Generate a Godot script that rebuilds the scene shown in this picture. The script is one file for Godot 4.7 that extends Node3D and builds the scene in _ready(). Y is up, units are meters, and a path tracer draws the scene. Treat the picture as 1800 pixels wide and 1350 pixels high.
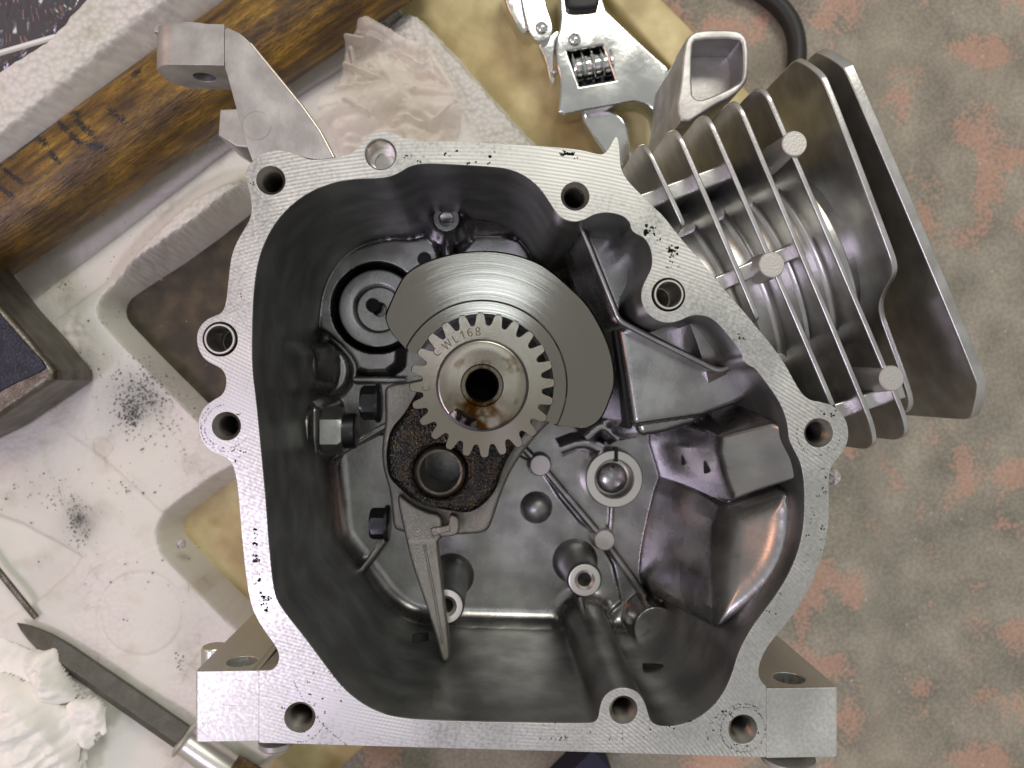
extends Node3D
# A small engine's crankcase lying open on a foam tray, seen from above. Lengths are worked out in millimetres and written as metres.

const FOCAL := 1300.0        # the lens, in pixels of the 1800 x 1350 survey picture
const EYE := 216.7           # height of the lens above the machined gasket face (y = 0), mm
const TILT := 0.0369
var M := {}
var used := {}
var rng := RandomNumberGenerator.new()

# ------------------------------------------------------------------ small geometry kit
func spot(px: float, py: float, y: float) -> Vector3:      # survey pixel and height (mm) to a place (mm)
	var u := (px - 900.0) / FOCAL
	var v := (py - 675.0) / FOCAL
	var d := Vector3(cos(TILT) * u + sin(TILT), sin(TILT) * u - cos(TILT), v)
	return Vector3(0, EYE, 0) + d * ((y - EYE) / d.y)

func flat(px: float, py: float, y: float) -> Vector2:
	var p := spot(px, py, y)
	return Vector2(p.x, p.z)

func pts(a: Array, y: float) -> PackedVector2Array:
	var r := PackedVector2Array()
	for i in range(0, a.size(), 2):
		r.append(flat(a[i], a[i + 1], y))
	return r

func size_at(r: float, y: float) -> float:
	return r * (EYE - y) / FOCAL

func chaikin(p: PackedVector2Array, times: int, closed := true) -> PackedVector2Array:
	for k in times:
		var q := PackedVector2Array()
		var n := p.size()
		if not closed:
			q.append(p[0])
		for i in (n if closed else n - 1):
			var a := p[i]
			var b := p[(i + 1) % n]
			q.append(a.lerp(b, 0.25))
			q.append(a.lerp(b, 0.75))
		if not closed:
			q.append(p[n - 1])
		p = q
	return p

func resample(p: PackedVector2Array, step: float) -> PackedVector2Array:
	var q := PackedVector2Array()
	var n := p.size()
	for i in n:
		var a := p[i]
		var b := p[(i + 1) % n]
		if q.size() and q[q.size() - 1].distance_to(a) < 0.08:
			continue
		q.append(a)
		var m := int(ceil(a.distance_to(b) / step))
		for k in range(1, m):
			q.append(a.lerp(b, float(k) / m))
	return q

func circle(c: Vector2, r: float, n := 32) -> PackedVector2Array:
	var q := PackedVector2Array()
	for i in n:
		q.append(c + Vector2(cos(TAU * i / n), sin(TAU * i / n)) * r)
	return q

func area(p: PackedVector2Array) -> float:
	var s := 0.0
	for i in p.size():
		s += p[i].cross(p[(i + 1) % p.size()])
	return s * 0.5

func offset(p: PackedVector2Array, d: float) -> PackedVector2Array:   # d > 0 grows the outline
	var q := PackedVector2Array()
	var n := p.size()
	var sgn := signf(area(p))
	for i in n:
		var a := (p[i] - p[(i + n - 1) % n]).normalized()
		var b := (p[(i + 1) % n] - p[i]).normalized()
		var t := (a + b).normalized()
		var nn := Vector2(t.y, -t.x) * sgn
		var k := maxf(0.5, nn.dot(Vector2(a.y, -a.x) * sgn))
		q.append(p[i] + nn * d / k)
	return q

func seg_dist2(p: Vector2, a: Vector2, b: Vector2) -> float:
	var ab := b - a
	var t := clampf((p - a).dot(ab) / maxf(ab.length_squared(), 1e-9), 0.0, 1.0)
	return p.distance_squared_to(a + ab * t)

func sd_poly(p: Vector2, poly: PackedVector2Array) -> float:
	var d := 1e12
	var inside := false
	var n := poly.size()
	var b := poly[n - 1]
	for i in n:
		var a := poly[i]
		var ab := b - a
		var ap := p - a
		var t := clampf(ap.dot(ab) / maxf(ab.length_squared(), 1e-9), 0.0, 1.0)
		d = minf(d, (ap - ab * t).length_squared())
		if (a.y > p.y) != (b.y > p.y) and p.x < (b.x - a.x) * (p.y - a.y) / (b.y - a.y) + a.x:
			inside = not inside
		b = a
	return -sqrt(d) if inside else sqrt(d)

class Soup:                                    # loose triangles; normals are smoothed up to a crease angle
	var p := PackedVector3Array()
	var uv := PackedVector2Array()
	func tri(a: Vector3, b: Vector3, c: Vector3, ua := Vector2(), ub := Vector2(), uc := Vector2()) -> void:
		p.append(a); p.append(b); p.append(c)
		uv.append(ua); uv.append(ub); uv.append(uc)
	func quad(a: Vector3, b: Vector3, c: Vector3, d: Vector3, ua := Vector2(), ub := Vector2(), uc := Vector2(), ud := Vector2()) -> void:
		tri(a, b, c, ua, ub, uc)
		tri(a, c, d, ua, uc, ud)
	func rings(r: Array, closed := true, ruv := []) -> void:    # joins a list of equally long loops
		for k in r.size() - 1:
			var a: PackedVector3Array = r[k]
			var b: PackedVector3Array = r[k + 1]
			var n := a.size()
			for i in (n if closed else n - 1):
				var j := (i + 1) % n
				if ruv.size():
					quad(a[i], a[j], b[j], b[i], ruv[k][i], ruv[k][i + 1], ruv[k + 1][i + 1], ruv[k + 1][i])
				else:
					quad(a[i], a[j], b[j], b[i])
	func fan(r: PackedVector3Array, c: Vector3, turned := false) -> void:
		for i in r.size():
			if turned:
				tri(r[(i + 1) % r.size()], r[i], c)
			else:
				tri(r[i], r[(i + 1) % r.size()], c)
	func mesh(crease := 35.0, toward = null) -> ArrayMesh:
		var nt := p.size() / 3
		var fn := PackedVector3Array()
		var un := PackedVector3Array()
		fn.resize(nt); un.resize(nt)
		var vol := 0.0
		var facing := 0.0
		for k in nt:
			var a := p[3 * k]
			var b := p[3 * k + 1]
			var c := p[3 * k + 2]
			var f := (c - a).cross(b - a)
			fn[k] = f
			un[k] = f.normalized()
			vol += a.dot(f)
			if toward != null:
				facing += f.dot(toward - a)
		var flip := (vol < 0.0) if toward == null else (facing < 0.0)
		var at := {}
		var key := PackedInt32Array()
		key.resize(p.size())
		var lists := []
		for i in p.size():
			var h := Vector3i((p[i] * 400.0).round())
			if not at.has(h):
				at[h] = lists.size()
				lists.append(PackedInt32Array())
			var id: int = at[h]
			key[i] = id
			lists[id].append(i / 3)
		var cosc := cos(deg_to_rad(crease))
		var nn := PackedVector3Array()
		var pp := PackedVector3Array()
		var uu := PackedVector2Array()
		for k in nt:
			for e in 3:
				var i: int = 3 * k + ([0, 2, 1][e] if flip else e)
				var s := Vector3.ZERO
				for j in lists[key[i]]:
					if un[j].dot(un[k]) > cosc:
						s += fn[j]
				s = s.normalized() if s.length_squared() > 1e-18 else un[k]
				nn.append(-s if flip else s)
				pp.append(p[i] * 0.001)
				uu.append(uv[i])
		var arr := []
		arr.resize(Mesh.ARRAY_MAX)
		arr[Mesh.ARRAY_VERTEX] = pp
		arr[Mesh.ARRAY_NORMAL] = nn
		arr[Mesh.ARRAY_TEX_UV] = uu
		var m := ArrayMesh.new()
		m.add_surface_from_arrays(Mesh.PRIMITIVE_TRIANGLES, arr)
		return m

func loop3(p: PackedVector2Array, y: float) -> PackedVector3Array:
	var r := PackedVector3Array()
	for q in p:
		r.append(Vector3(q.x, y, q.y))
	return r

const LEVEL := Transform3D(Vector3(1, 0, 0), Vector3(0, 0, 1), Vector3(0, 1, 0), Vector3.ZERO)   # slab (u, v, w) to x, z, y

func cover(outer: PackedVector2Array, holes: Array) -> Array:        # [points, triangles] of a flat face with holes
	var all := outer.duplicate()
	for h in holes:
		all.append_array(h)
	var out := PackedInt32Array()
	var t := Geometry2D.triangulate_delaunay(all)
	for k in range(0, t.size(), 3):
		var c := (all[t[k]] + all[t[k + 1]] + all[t[k + 2]]) / 3.0
		var keep := true
		for sh in [Vector2(0.0011, 0.0007), Vector2(-0.0009, 0.0013), Vector2(0.0004, -0.0012)]:
			if not Geometry2D.is_point_in_polygon(c + sh, outer):
				keep = false
				break
			for h in holes:
				if Geometry2D.is_point_in_polygon(c + sh, h):
					keep = false
					break
			if not keep:
				break
		if keep:
			if (all[t[k + 1]] - all[t[k]]).cross(all[t[k + 2]] - all[t[k]]) < 0.0:
				out.append_array([t[k], t[k + 2], t[k + 1]])
			else:
				out.append_array([t[k], t[k + 1], t[k + 2]])
	return [all, out]

func slab(s: Soup, outline: PackedVector2Array, holes: Array, w0: float, w1: float, bevel := 0.3, t := LEVEL, uvs := 260.0, steps := 3, bottom := true) -> void:
	if area(outline) < 0:
		outline.reverse()
	var hs := []
	for h in holes:
		var c: PackedVector2Array = h.duplicate()
		if area(c) < 0:
			c.reverse()
		hs.append(c)
	for side in ([1, 0] if bottom else [1]):
		var hi := []
		for h in hs:
			hi.append(offset(h, bevel))
		var f := cover(offset(outline, -bevel), hi)
		var q: PackedVector2Array = f[0]
		var ti: PackedInt32Array = f[1]
		var w := w1 if side == 1 else w0
		for k in range(0, ti.size(), 3):
			var a := q[ti[k]]
			var b := q[ti[k + 1]]
			var c := q[ti[k + 2]]
			if side == 0:
				var z := b
				b = c
				c = z
			s.tri(t * Vector3(a.x, a.y, w), t * Vector3(b.x, b.y, w), t * Vector3(c.x, c.y, w), a / uvs + Vector2(0.5, 0.5), b / uvs + Vector2(0.5, 0.5), c / uvs + Vector2(0.5, 0.5))
	var walls := [outline]
	walls.append_array(hs)
	for wi in walls.size():
		var o: PackedVector2Array = walls[wi]
		var sg := -1.0 if wi == 0 else 1.0
		var prof := []                        # (inward shift, w)
		for k in steps + 1:
			var a := PI / 2 * k / steps
			prof.append(Vector2(bevel * (1 - sin(a)), w1 - bevel * (1 - cos(a))))
		if bottom:
			for k in steps + 1:
				var a := PI / 2 * k / steps
				prof.append(Vector2(bevel * (1 - cos(a)), w0 + bevel * (1 - sin(a))))
		else:
			prof.append(Vector2(0, w0))
		var rr := []
		var ru := []
		for pr in prof:
			var o2 := offset(o, sg * pr.x) if bevel > 0 else o
			var r := PackedVector3Array()
			var u := PackedVector2Array()
			for v in o2:
				r.append(t * Vector3(v.x, v.y, pr.y))
				u.append(v / uvs + Vector2(0.5, 0.5))
			u.append(u[0])
			if wi > 0:
				r.reverse()
				u.reverse()
			rr.append(r)
			ru.append(u)
		rr.reverse()
		ru.reverse()
		s.rings(rr, true, ru)

func lathe(s: Soup, c: Vector3, prof: Array, n := 36, ax := Basis(), span := TAU, from := 0.0) -> void:   # prof: [r, y] pairs
	var rr := []
	var ru := []
	for pr in prof:
		var r := PackedVector3Array()
		var u := PackedVector2Array()
		for i in n:
			var a := from + span * i / n
			r.append(c + ax * Vector3(cos(a) * pr[0], pr[1], sin(a) * pr[0]))
			u.append(Vector2(float(i) / n, pr[0] * 0.02 + pr[1] * 0.02))
		u.append(Vector2(1, u[0].y))
		rr.append(r)
		ru.append(u)
	s.rings(rr, true, ru)

func tube(s: Soup, path: Array, radii: Array, n := 20, caps := true) -> void:
	var rr := []
	var ru := []
	var up := Vector3.UP
	for i in path.size():
		var a: Vector3 = path[maxi(i - 1, 0)]
		var b: Vector3 = path[mini(i + 1, path.size() - 1)]
		var d := (b - a).normalized()
		var side := d.cross(up if absf(d.y) < 0.9 else Vector3.RIGHT).normalized()
		var vert := side.cross(d)
		var r := PackedVector3Array()
		var u := PackedVector2Array()
		var rad = radii[mini(i, radii.size() - 1)]
		var rx: float = rad.x if rad is Vector2 else rad
		var ry: float = rad.y if rad is Vector2 else rad
		for k in n:
			var an := TAU * k / n
			r.append(path[i] + side * cos(an) * rx + vert * sin(an) * ry)
			u.append(Vector2(float(i) / (path.size() - 1), float(k) / n))
		u.append(Vector2(float(i) / (path.size() - 1), 1.0))
		rr.append(r)
		ru.append(u)
	s.rings(rr, true, ru)
	if caps:
		s.fan(rr[0], path[0], true)
		s.fan(rr[rr.size() - 1], path[path.size() - 1])

func rib(s: Soup, path: PackedVector2Array, y1: float, y0: float, w: float, wb: float, y1b := 1e9) -> void:   # a cast rib with a rounded crest
	var n := path.size()
	var rr := []
	for i in n:
		var a := path[maxi(i - 1, 0)]
		var b := path[mini(i + 1, n - 1)]
		var d := (b - a).normalized()
		var nn := Vector2(-d.y, d.x)
		var top := y1 if y1b > 1e8 else lerpf(y1, y1b, float(i) / (n - 1))
		var r := PackedVector3Array()
		var cross := [Vector2(-wb / 2, y0)]
		for k in 7:
			var an := PI * (1.0 - k / 6.0)
			cross.append(Vector2(cos(an) * w / 2, top - w / 2 + sin(an) * w / 2))
		cross.append(Vector2(wb / 2, y0))
		for c in cross:
			var q: Vector2 = path[i] + nn * c.x
			r.append(Vector3(q.x, c.y, q.y))
		rr.append(r)
	s.rings(rr, false)
	s.fan(rr[0], Vector3(path[0].x, y0, path[0].y), true)
	s.fan(rr[n - 1], Vector3(path[n - 1].x, y0, path[n - 1].y))

class Field:                                   # a height field: one height (mm) on each point of a level grid
	var x0: float
	var z0: float
	var step: float
	var nx: int
	var nz: int
	var h := PackedFloat32Array()
	var skip := PackedByteArray()
	func _init(ax: float, az: float, bx: float, bz: float, st: float, level: float) -> void:
		x0 = ax; z0 = az; step = st
		nx = int((bx - ax) / st) + 2
		nz = int((bz - az) / st) + 2
		h.resize(nx * nz)
		h.fill(level)
		skip.resize(nx * nz)
	func span(a: Vector2, b: Vector2) -> Array:
		return [clampi(int((a.x - x0) / step), 0, nx - 1), clampi(int((b.x - x0) / step) + 1, 0, nx), clampi(int((a.y - z0) / step), 0, nz - 1), clampi(int((b.y - z0) / step) + 1, 0, nz)]
	func mesh(uvs := 260.0, mid := Vector2.ZERO) -> ArrayMesh:
		var v := PackedVector3Array()
		var n := PackedVector3Array()
		var uv := PackedVector2Array()
		var idx := PackedInt32Array()
		for j in nz:
			for i in nx:
				var x := x0 + i * step
				var z := z0 + j * step
				var k := j * nx + i
				v.append(Vector3(x, h[k], z) * 0.001)
				var dx := (h[j * nx + mini(i + 1, nx - 1)] - h[j * nx + maxi(i - 1, 0)]) / (2 * step)
				var dz := (h[mini(j + 1, nz - 1) * nx + i] - h[maxi(j - 1, 0) * nx + i]) / (2 * step)
				n.append(Vector3(-dx, 1, -dz).normalized())
				uv.append(Vector2((x - mid.x) / uvs + 0.5, (z - mid.y) / uvs + 0.5))
		for j in nz - 1:
			for i in nx - 1:
				var k := j * nx + i
				if skip[k] or skip[k + 1] or skip[k + nx] or skip[k + nx + 1]:
					continue
				if absf(h[k] - h[k + nx + 1]) < absf(h[k + 1] - h[k + nx]):
					idx.append_array([k, k + 1, k + nx + 1, k, k + nx + 1, k + nx])
				else:
					idx.append_array([k, k + 1, k + nx, k + 1, k + nx + 1, k + nx])
		var arr := []
		arr.resize(Mesh.ARRAY_MAX)
		arr[Mesh.ARRAY_VERTEX] = v
		arr[Mesh.ARRAY_NORMAL] = n
		arr[Mesh.ARRAY_TEX_UV] = uv
		arr[Mesh.ARRAY_INDEX] = idx
		var m := ArrayMesh.new()
		m.add_surface_from_arrays(Mesh.PRIMITIVE_TRIANGLES, arr)
		return m

func shape_field(f: Field, poly: PackedVector2Array, level: float, r: float, steep: float, k: float, up := true, tilt := Vector2.ZERO) -> void:
	# raises (or sinks) the ground under an outline to a level, its edge rounded by r, its flank steep, blended over k
	var a := poly[0]
	var b := poly[0]
	var mid := Vector2.ZERO
	for q in poly:
		a = a.min(q)
		b = b.max(q)
		mid += q / poly.size()
	var reach := 60.0 / steep + 6.0
	var e := f.span(a - Vector2(reach, reach), b + Vector2(reach, reach))
	var sg := 1.0 if up else -1.0
	for j in range(e[2], e[3]):
		for i in range(e[0], e[1]):
			var p := Vector2(f.x0 + i * f.step, f.z0 + j * f.step)
			var s := sd_poly(p, poly)
			if s > reach:
				continue
			var c := level + (p - mid).dot(tilt)
			if s > 0:
				c -= sg * (r + s * steep)
			elif s > -r:
				c -= sg * (r - sqrt(maxf(0.0, r * r - (s + r) * (s + r))))
			var at := j * f.nx + i
			var h := f.h[at]
			if k <= 0:
				f.h[at] = maxf(h, c) if up else minf(h, c)
			else:
				var w := clampf(0.5 + 0.5 * sg * (c - h) / k, 0.0, 1.0)
				f.h[at] = lerpf(h, c, w) + sg * k * w * (1 - w)

# ------------------------------------------------------------------ things, parts, names
func numbered(n: String) -> String:
	var c: int = used.get(n, -1) + 1
	used[n] = c
	return n if c == 0 else "%s_%03d" % [n, c]

func thing(called: String, label: String, category: String, at: Vector3, group := "") -> Node3D:   # at in mm; children are built round it
	var o := Node3D.new()
	o.name = numbered(called)
	o.position = at * 0.001
	add_child(o)
	o.set_meta("label", label)
	o.set_meta("category", category)
	if group:
		o.set_meta("group", group)
	return o

func put(called: String, m: Mesh, mat: Material, parent: Node3D, label := "") -> MeshInstance3D:
	var o := MeshInstance3D.new()
	o.name = called
	o.mesh = m
	o.material_override = mat
	if label:
		o.set_meta("label", label)
	var at := Vector3.ZERO
	var q: Node = parent
	while q is Node3D and q != self:
		at += q.position
		q = q.get_parent()
	parent.add_child(o, true)
	o.position = -at
	return o

func part(called: String, s: Soup, mat: Material, parent: Node3D, crease := 35.0, toward = null, label := "") -> MeshInstance3D:
	return put(called, s.mesh(crease, toward), mat, parent, label)

# ------------------------------------------------------------------ materials
func noise_bytes(w: int, h: int, freq: float, kind: int, seed_: int, octaves := 4, cell := -1) -> PackedByteArray:
	var f := FastNoiseLite.new()
	f.seed = seed_
	f.frequency = freq
	f.noise_type = kind
	f.fractal_type = FastNoiseLite.FRACTAL_FBM if octaves > 1 else FastNoiseLite.FRACTAL_NONE
	f.fractal_octaves = octaves
	if cell >= 0:
		f.cellular_return_type = cell
		f.cellular_jitter = 0.9
	var im := f.get_seamless_image(w, h)
	im.convert(Image.FORMAT_L8)
	return im.get_data()

func grey_tex(b: PackedByteArray, w: int, h: int) -> ImageTexture:
	return ImageTexture.create_from_image(Image.create_from_data(w, h, false, Image.FORMAT_L8, b))

func rgb_tex(b: PackedByteArray, w: int, h: int) -> ImageTexture:
	return ImageTexture.create_from_image(Image.create_from_data(w, h, false, Image.FORMAT_RGB8, b))

func lin(r: float, g: float, b: float) -> Color:
	return Color(r, g, b).linear_to_srgb()

func mat(called: String, c: Color, rough: float, metal: float) -> StandardMaterial3D:
	var m := StandardMaterial3D.new()
	m.resource_name = called
	m.albedo_color = c
	m.roughness = rough
	m.metallic = metal
	M[called] = m
	return m

func relief(m: StandardMaterial3D, t: Texture2D, cm: float) -> void:
	m.heightmap_enabled = true
	m.heightmap_texture = t
	m.heightmap_scale = cm

func triplanar(m: StandardMaterial3D, tile_m: float) -> void:
	m.uv1_triplanar = true
	m.uv1_world_triplanar = true
	m.uv1_triplanar_sharpness = 4.0
	m.uv1_scale = Vector3.ONE / tile_m

func tone(grey: PackedByteArray, lo: Color, hi: Color, w: int, h: int, gain := 1.0) -> ImageTexture:     # a grey picture between two colours
	var out := PackedByteArray()
	out.resize(w * h * 3)
	for i in w * h:
		var t := clampf((grey[i] / 255.0 - 0.5) * gain + 0.5, 0, 1)
		out[3 * i] = int(255 * lerpf(lo.r, hi.r, t))
		out[3 * i + 1] = int(255 * lerpf(lo.g, hi.g, t))
		out[3 * i + 2] = int(255 * lerpf(lo.b, hi.b, t))
	return rgb_tex(out, w, h)

func blot(b: PackedByteArray, n: int, ch: int, c: Vector2, r: float, v: int) -> void:
	for y in range(maxi(0, int(c.y - r)), mini(n, int(c.y + r) + 2)):
		for x in range(maxi(0, int(c.x - r)), mini(n, int(c.x + r) + 2)):
			if Vector2(x, y).distance_to(c) <= r:
				for k in ch:
					b[(y * n + x) * ch + k] = v

func face_texture() -> void:             # the milled gasket face: cutter arcs, scratches, casting pores (0.26 m across)
	var n := 1536
	var hgt := PackedByteArray()
	var alb := PackedByteArray()
	var rgh := PackedByteArray()
	hgt.resize(n * n)
	alb.resize(n * n)
	rgh.resize(n * n)
	var soft := noise_bytes(512, 512, 0.012, FastNoiseLite.TYPE_SIMPLEX_SMOOTH, 5)
	var fine := noise_bytes(512, 512, 0.11, FastNoiseLite.TYPE_SIMPLEX_SMOOTH, 6, 2)
	var c1 := flat(795, 1690, 0) / 260.0 * n + Vector2(n, n) * 0.5
	var c2 := flat(1080, -700, 0) / 260.0 * n + Vector2(n, n) * 0.5
	var c3 := flat(-900, 300, 0) / 260.0 * n + Vector2(n, n) * 0.5
	var foot0 := flat(455, 0, 0).x / 260.0 * n + n * 0.5
	var foot1 := flat(1347, 0, 0).x / 260.0 * n + n * 0.5
	var low := flat(0, 1176, 0).y / 260.0 * n + n * 0.5
	var k := TAU / (1.08 / 260.0 * n)
	for y in n:
		for x in n:
			var at := y * n + x
			var s: int = soft[(y / 3) * 512 + x / 3]
			var f: int = fine[(y & 511) * 512 + (x & 511)]
			var d1 := sqrt((x - c1.x) * (x - c1.x) + (y - c1.y) * (y - c1.y))
			var d2 := sqrt((x - c2.x) * (x - c2.x) + (y - c2.y) * (y - c2.y))
			var w := clampf((x + (n - y) * 0.75 - n * 0.62) / (n * 0.14), 0.0, 1.0)   # right and top: first cut; left and foot: second
			var v1 := absf(fmod(d1 * k / TAU + 0.0015 * s, 1.0) - 0.5) * 2.0
			var v2 := absf(fmod(d2 * k / TAU * 1.06 + 0.001 * s, 1.0) - 0.5) * 2.0
			var v := lerpf(v2, v1, w)
			if w < 0.9:
				var d3 := sqrt((x - c3.x) * (x - c3.x) + (y - c3.y) * (y - c3.y))
				v = lerpf(v, absf(fmod(d3 * k / TAU, 1.0) - 0.5) * 2.0, 0.25 * (0.9 - w))
			v = lerpf(0.6, v, clampf((s - 60) / 120.0, 0.15, 1.0))
			if y > low:
				v = lerpf(v, 0.74, clampf(maxf(foot0 + 50 - x, x - foot1 + 50) / 70.0, 0.0, 1.0))
			hgt[at] = clampi(int(60 + 130 * v + (f - 128) * 0.05), 0, 255)
			alb[at] = clampi(int(224 + (s - 128) * 0.14 + (f - 128) * 0.05 - 52 * (1 - v)), 0, 255)
			rgh[at] = clampi(int(150 + (s - 128) * 0.3 + (f - 128) * 0.35), 0, 255)
	# scratches
	for j in 260:
		var p := Vector2(rng.randf(), rng.randf()) * n
		var foot := j < 120
		if foot:
			p = Vector2(rng.randf_range(foot0 - 180, foot0), rng.randf_range(low, low + 210))
		elif j < 200:
			p = flat(rng.randf_range(390, 640), rng.randf_range(230, 620), 0) / 260.0 * n + Vector2(n, n) * 0.5
		var a := rng.randf_range(0, PI)
		if foot:
			a = [0.75, 2.3, 0.2, 1.5][j % 4] + rng.randf_range(-0.25, 0.25)
		var d := Vector2(cos(a), sin(a))
		var up := rng.randf() < 0.6
		for q in rng.randi_range(10, 90):
			var g := p + d * q
			if g.x < 1 or g.y < 1 or g.x > n - 2 or g.y > n - 2:
				break
			var at := int(g.y) * n + int(g.x)
			hgt[at] = clampi(hgt[at] + (60 if up else -70), 0, 255)
			alb[at] = clampi(alb[at] + (22 if up else -28), 0, 255)
	# pores and stains left by the casting and the old gasket
	var fields := [[700, 270, 770, 290, 10], [760, 262, 880, 300, 26], [985, 262, 1012, 276, 24], [1085, 292, 1120, 312, 6], [1132, 396, 1152, 412, 34], [1172, 432, 1190, 452, 26], [1150, 412, 1200, 470, 12], [1290, 585, 1310, 612, 14],
		[446, 925, 456, 1030, 34], [456, 1040, 474, 1078, 26], [1412, 815, 1455, 1010, 46], [1345, 1030, 1400, 1085, 10], [1400, 720, 1470, 800, 26], [414, 470, 424, 560, 8], [405, 720, 432, 830, 14], [1250, 1230, 1345, 1320, 46], [925, 1265, 1260, 1300, 56],
		[510, 1130, 620, 1260, 40], [480, 1225, 580, 1300, 16], [430, 300, 445, 350, 6], [890, 1180, 960, 1300, 8]]
	for fd in fields:
		for j in int(fd[4] * 0.6):
			var c := flat(rng.randf_range(fd[0], fd[2]), rng.randf_range(fd[1], fd[3]), 0) / 260.0 * n + Vector2(n, n) * 0.5
			var r := rng.randf_range(0.3, 1.3) * (1.6 if fd[4] == 34 or fd[4] == 24 or fd[4] == 26 else 1.0)
			for q in rng.randi_range(1, 4):
				var c2b := c + Vector2(rng.randf_range(-3, 3), rng.randf_range(-2, 2))
				blot(alb, n, 1, c2b, r, 22)
				blot(hgt, n, 1, c2b, r, 10)
				blot(rgh, n, 1, c2b, r, 245)
	# faint rings worn round the bolt holes, and an arc left by the cover
	for ring in [[1306, 1282, 40, 0.0, TAU], [1306, 1282, 46, 3.0, 5.4], [398, 749, 38, 0.6, 4.6], [398, 749, 44, 1.0, 4.0], [1439, 761, 40, 0.3, 3.2], [527, 1261, 42, 0.2, 1.7], [760, 1090, 262, 2.0, 2.75]]:
		var c := flat(ring[0], ring[1], 0) / 260.0 * n + Vector2(n, n) * 0.5
		var rr: float = ring[2] / 6.0 / 260.0 * n
		var a: float = ring[3]
		while a < ring[4]:
			if rng.randf() < 0.55:
				var g := c + Vector2(cos(a), sin(a)) * (rr + rng.randf_range(-1, 1))
				blot(alb, n, 1, g, rng.randf_range(0.3, 1.0), 80)
			a += 1.1 / rr
	var al := PackedByteArray()
	al.resize(n * n * 3)
	for i in n * n:
		al[3 * i] = alb[i]
		al[3 * i + 1] = alb[i]
		al[3 * i + 2] = int(alb[i] * 0.985)
	var m := mat("milled", Color(1, 1, 1), 1.0, 0.9)
	m.albedo_texture = rgb_tex(al, n, n)
	m.roughness = 0.72
	m.roughness_texture = grey_tex(rgh, n, n)
	relief(m, grey_tex(hgt, n, n), 0.0014)

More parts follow.
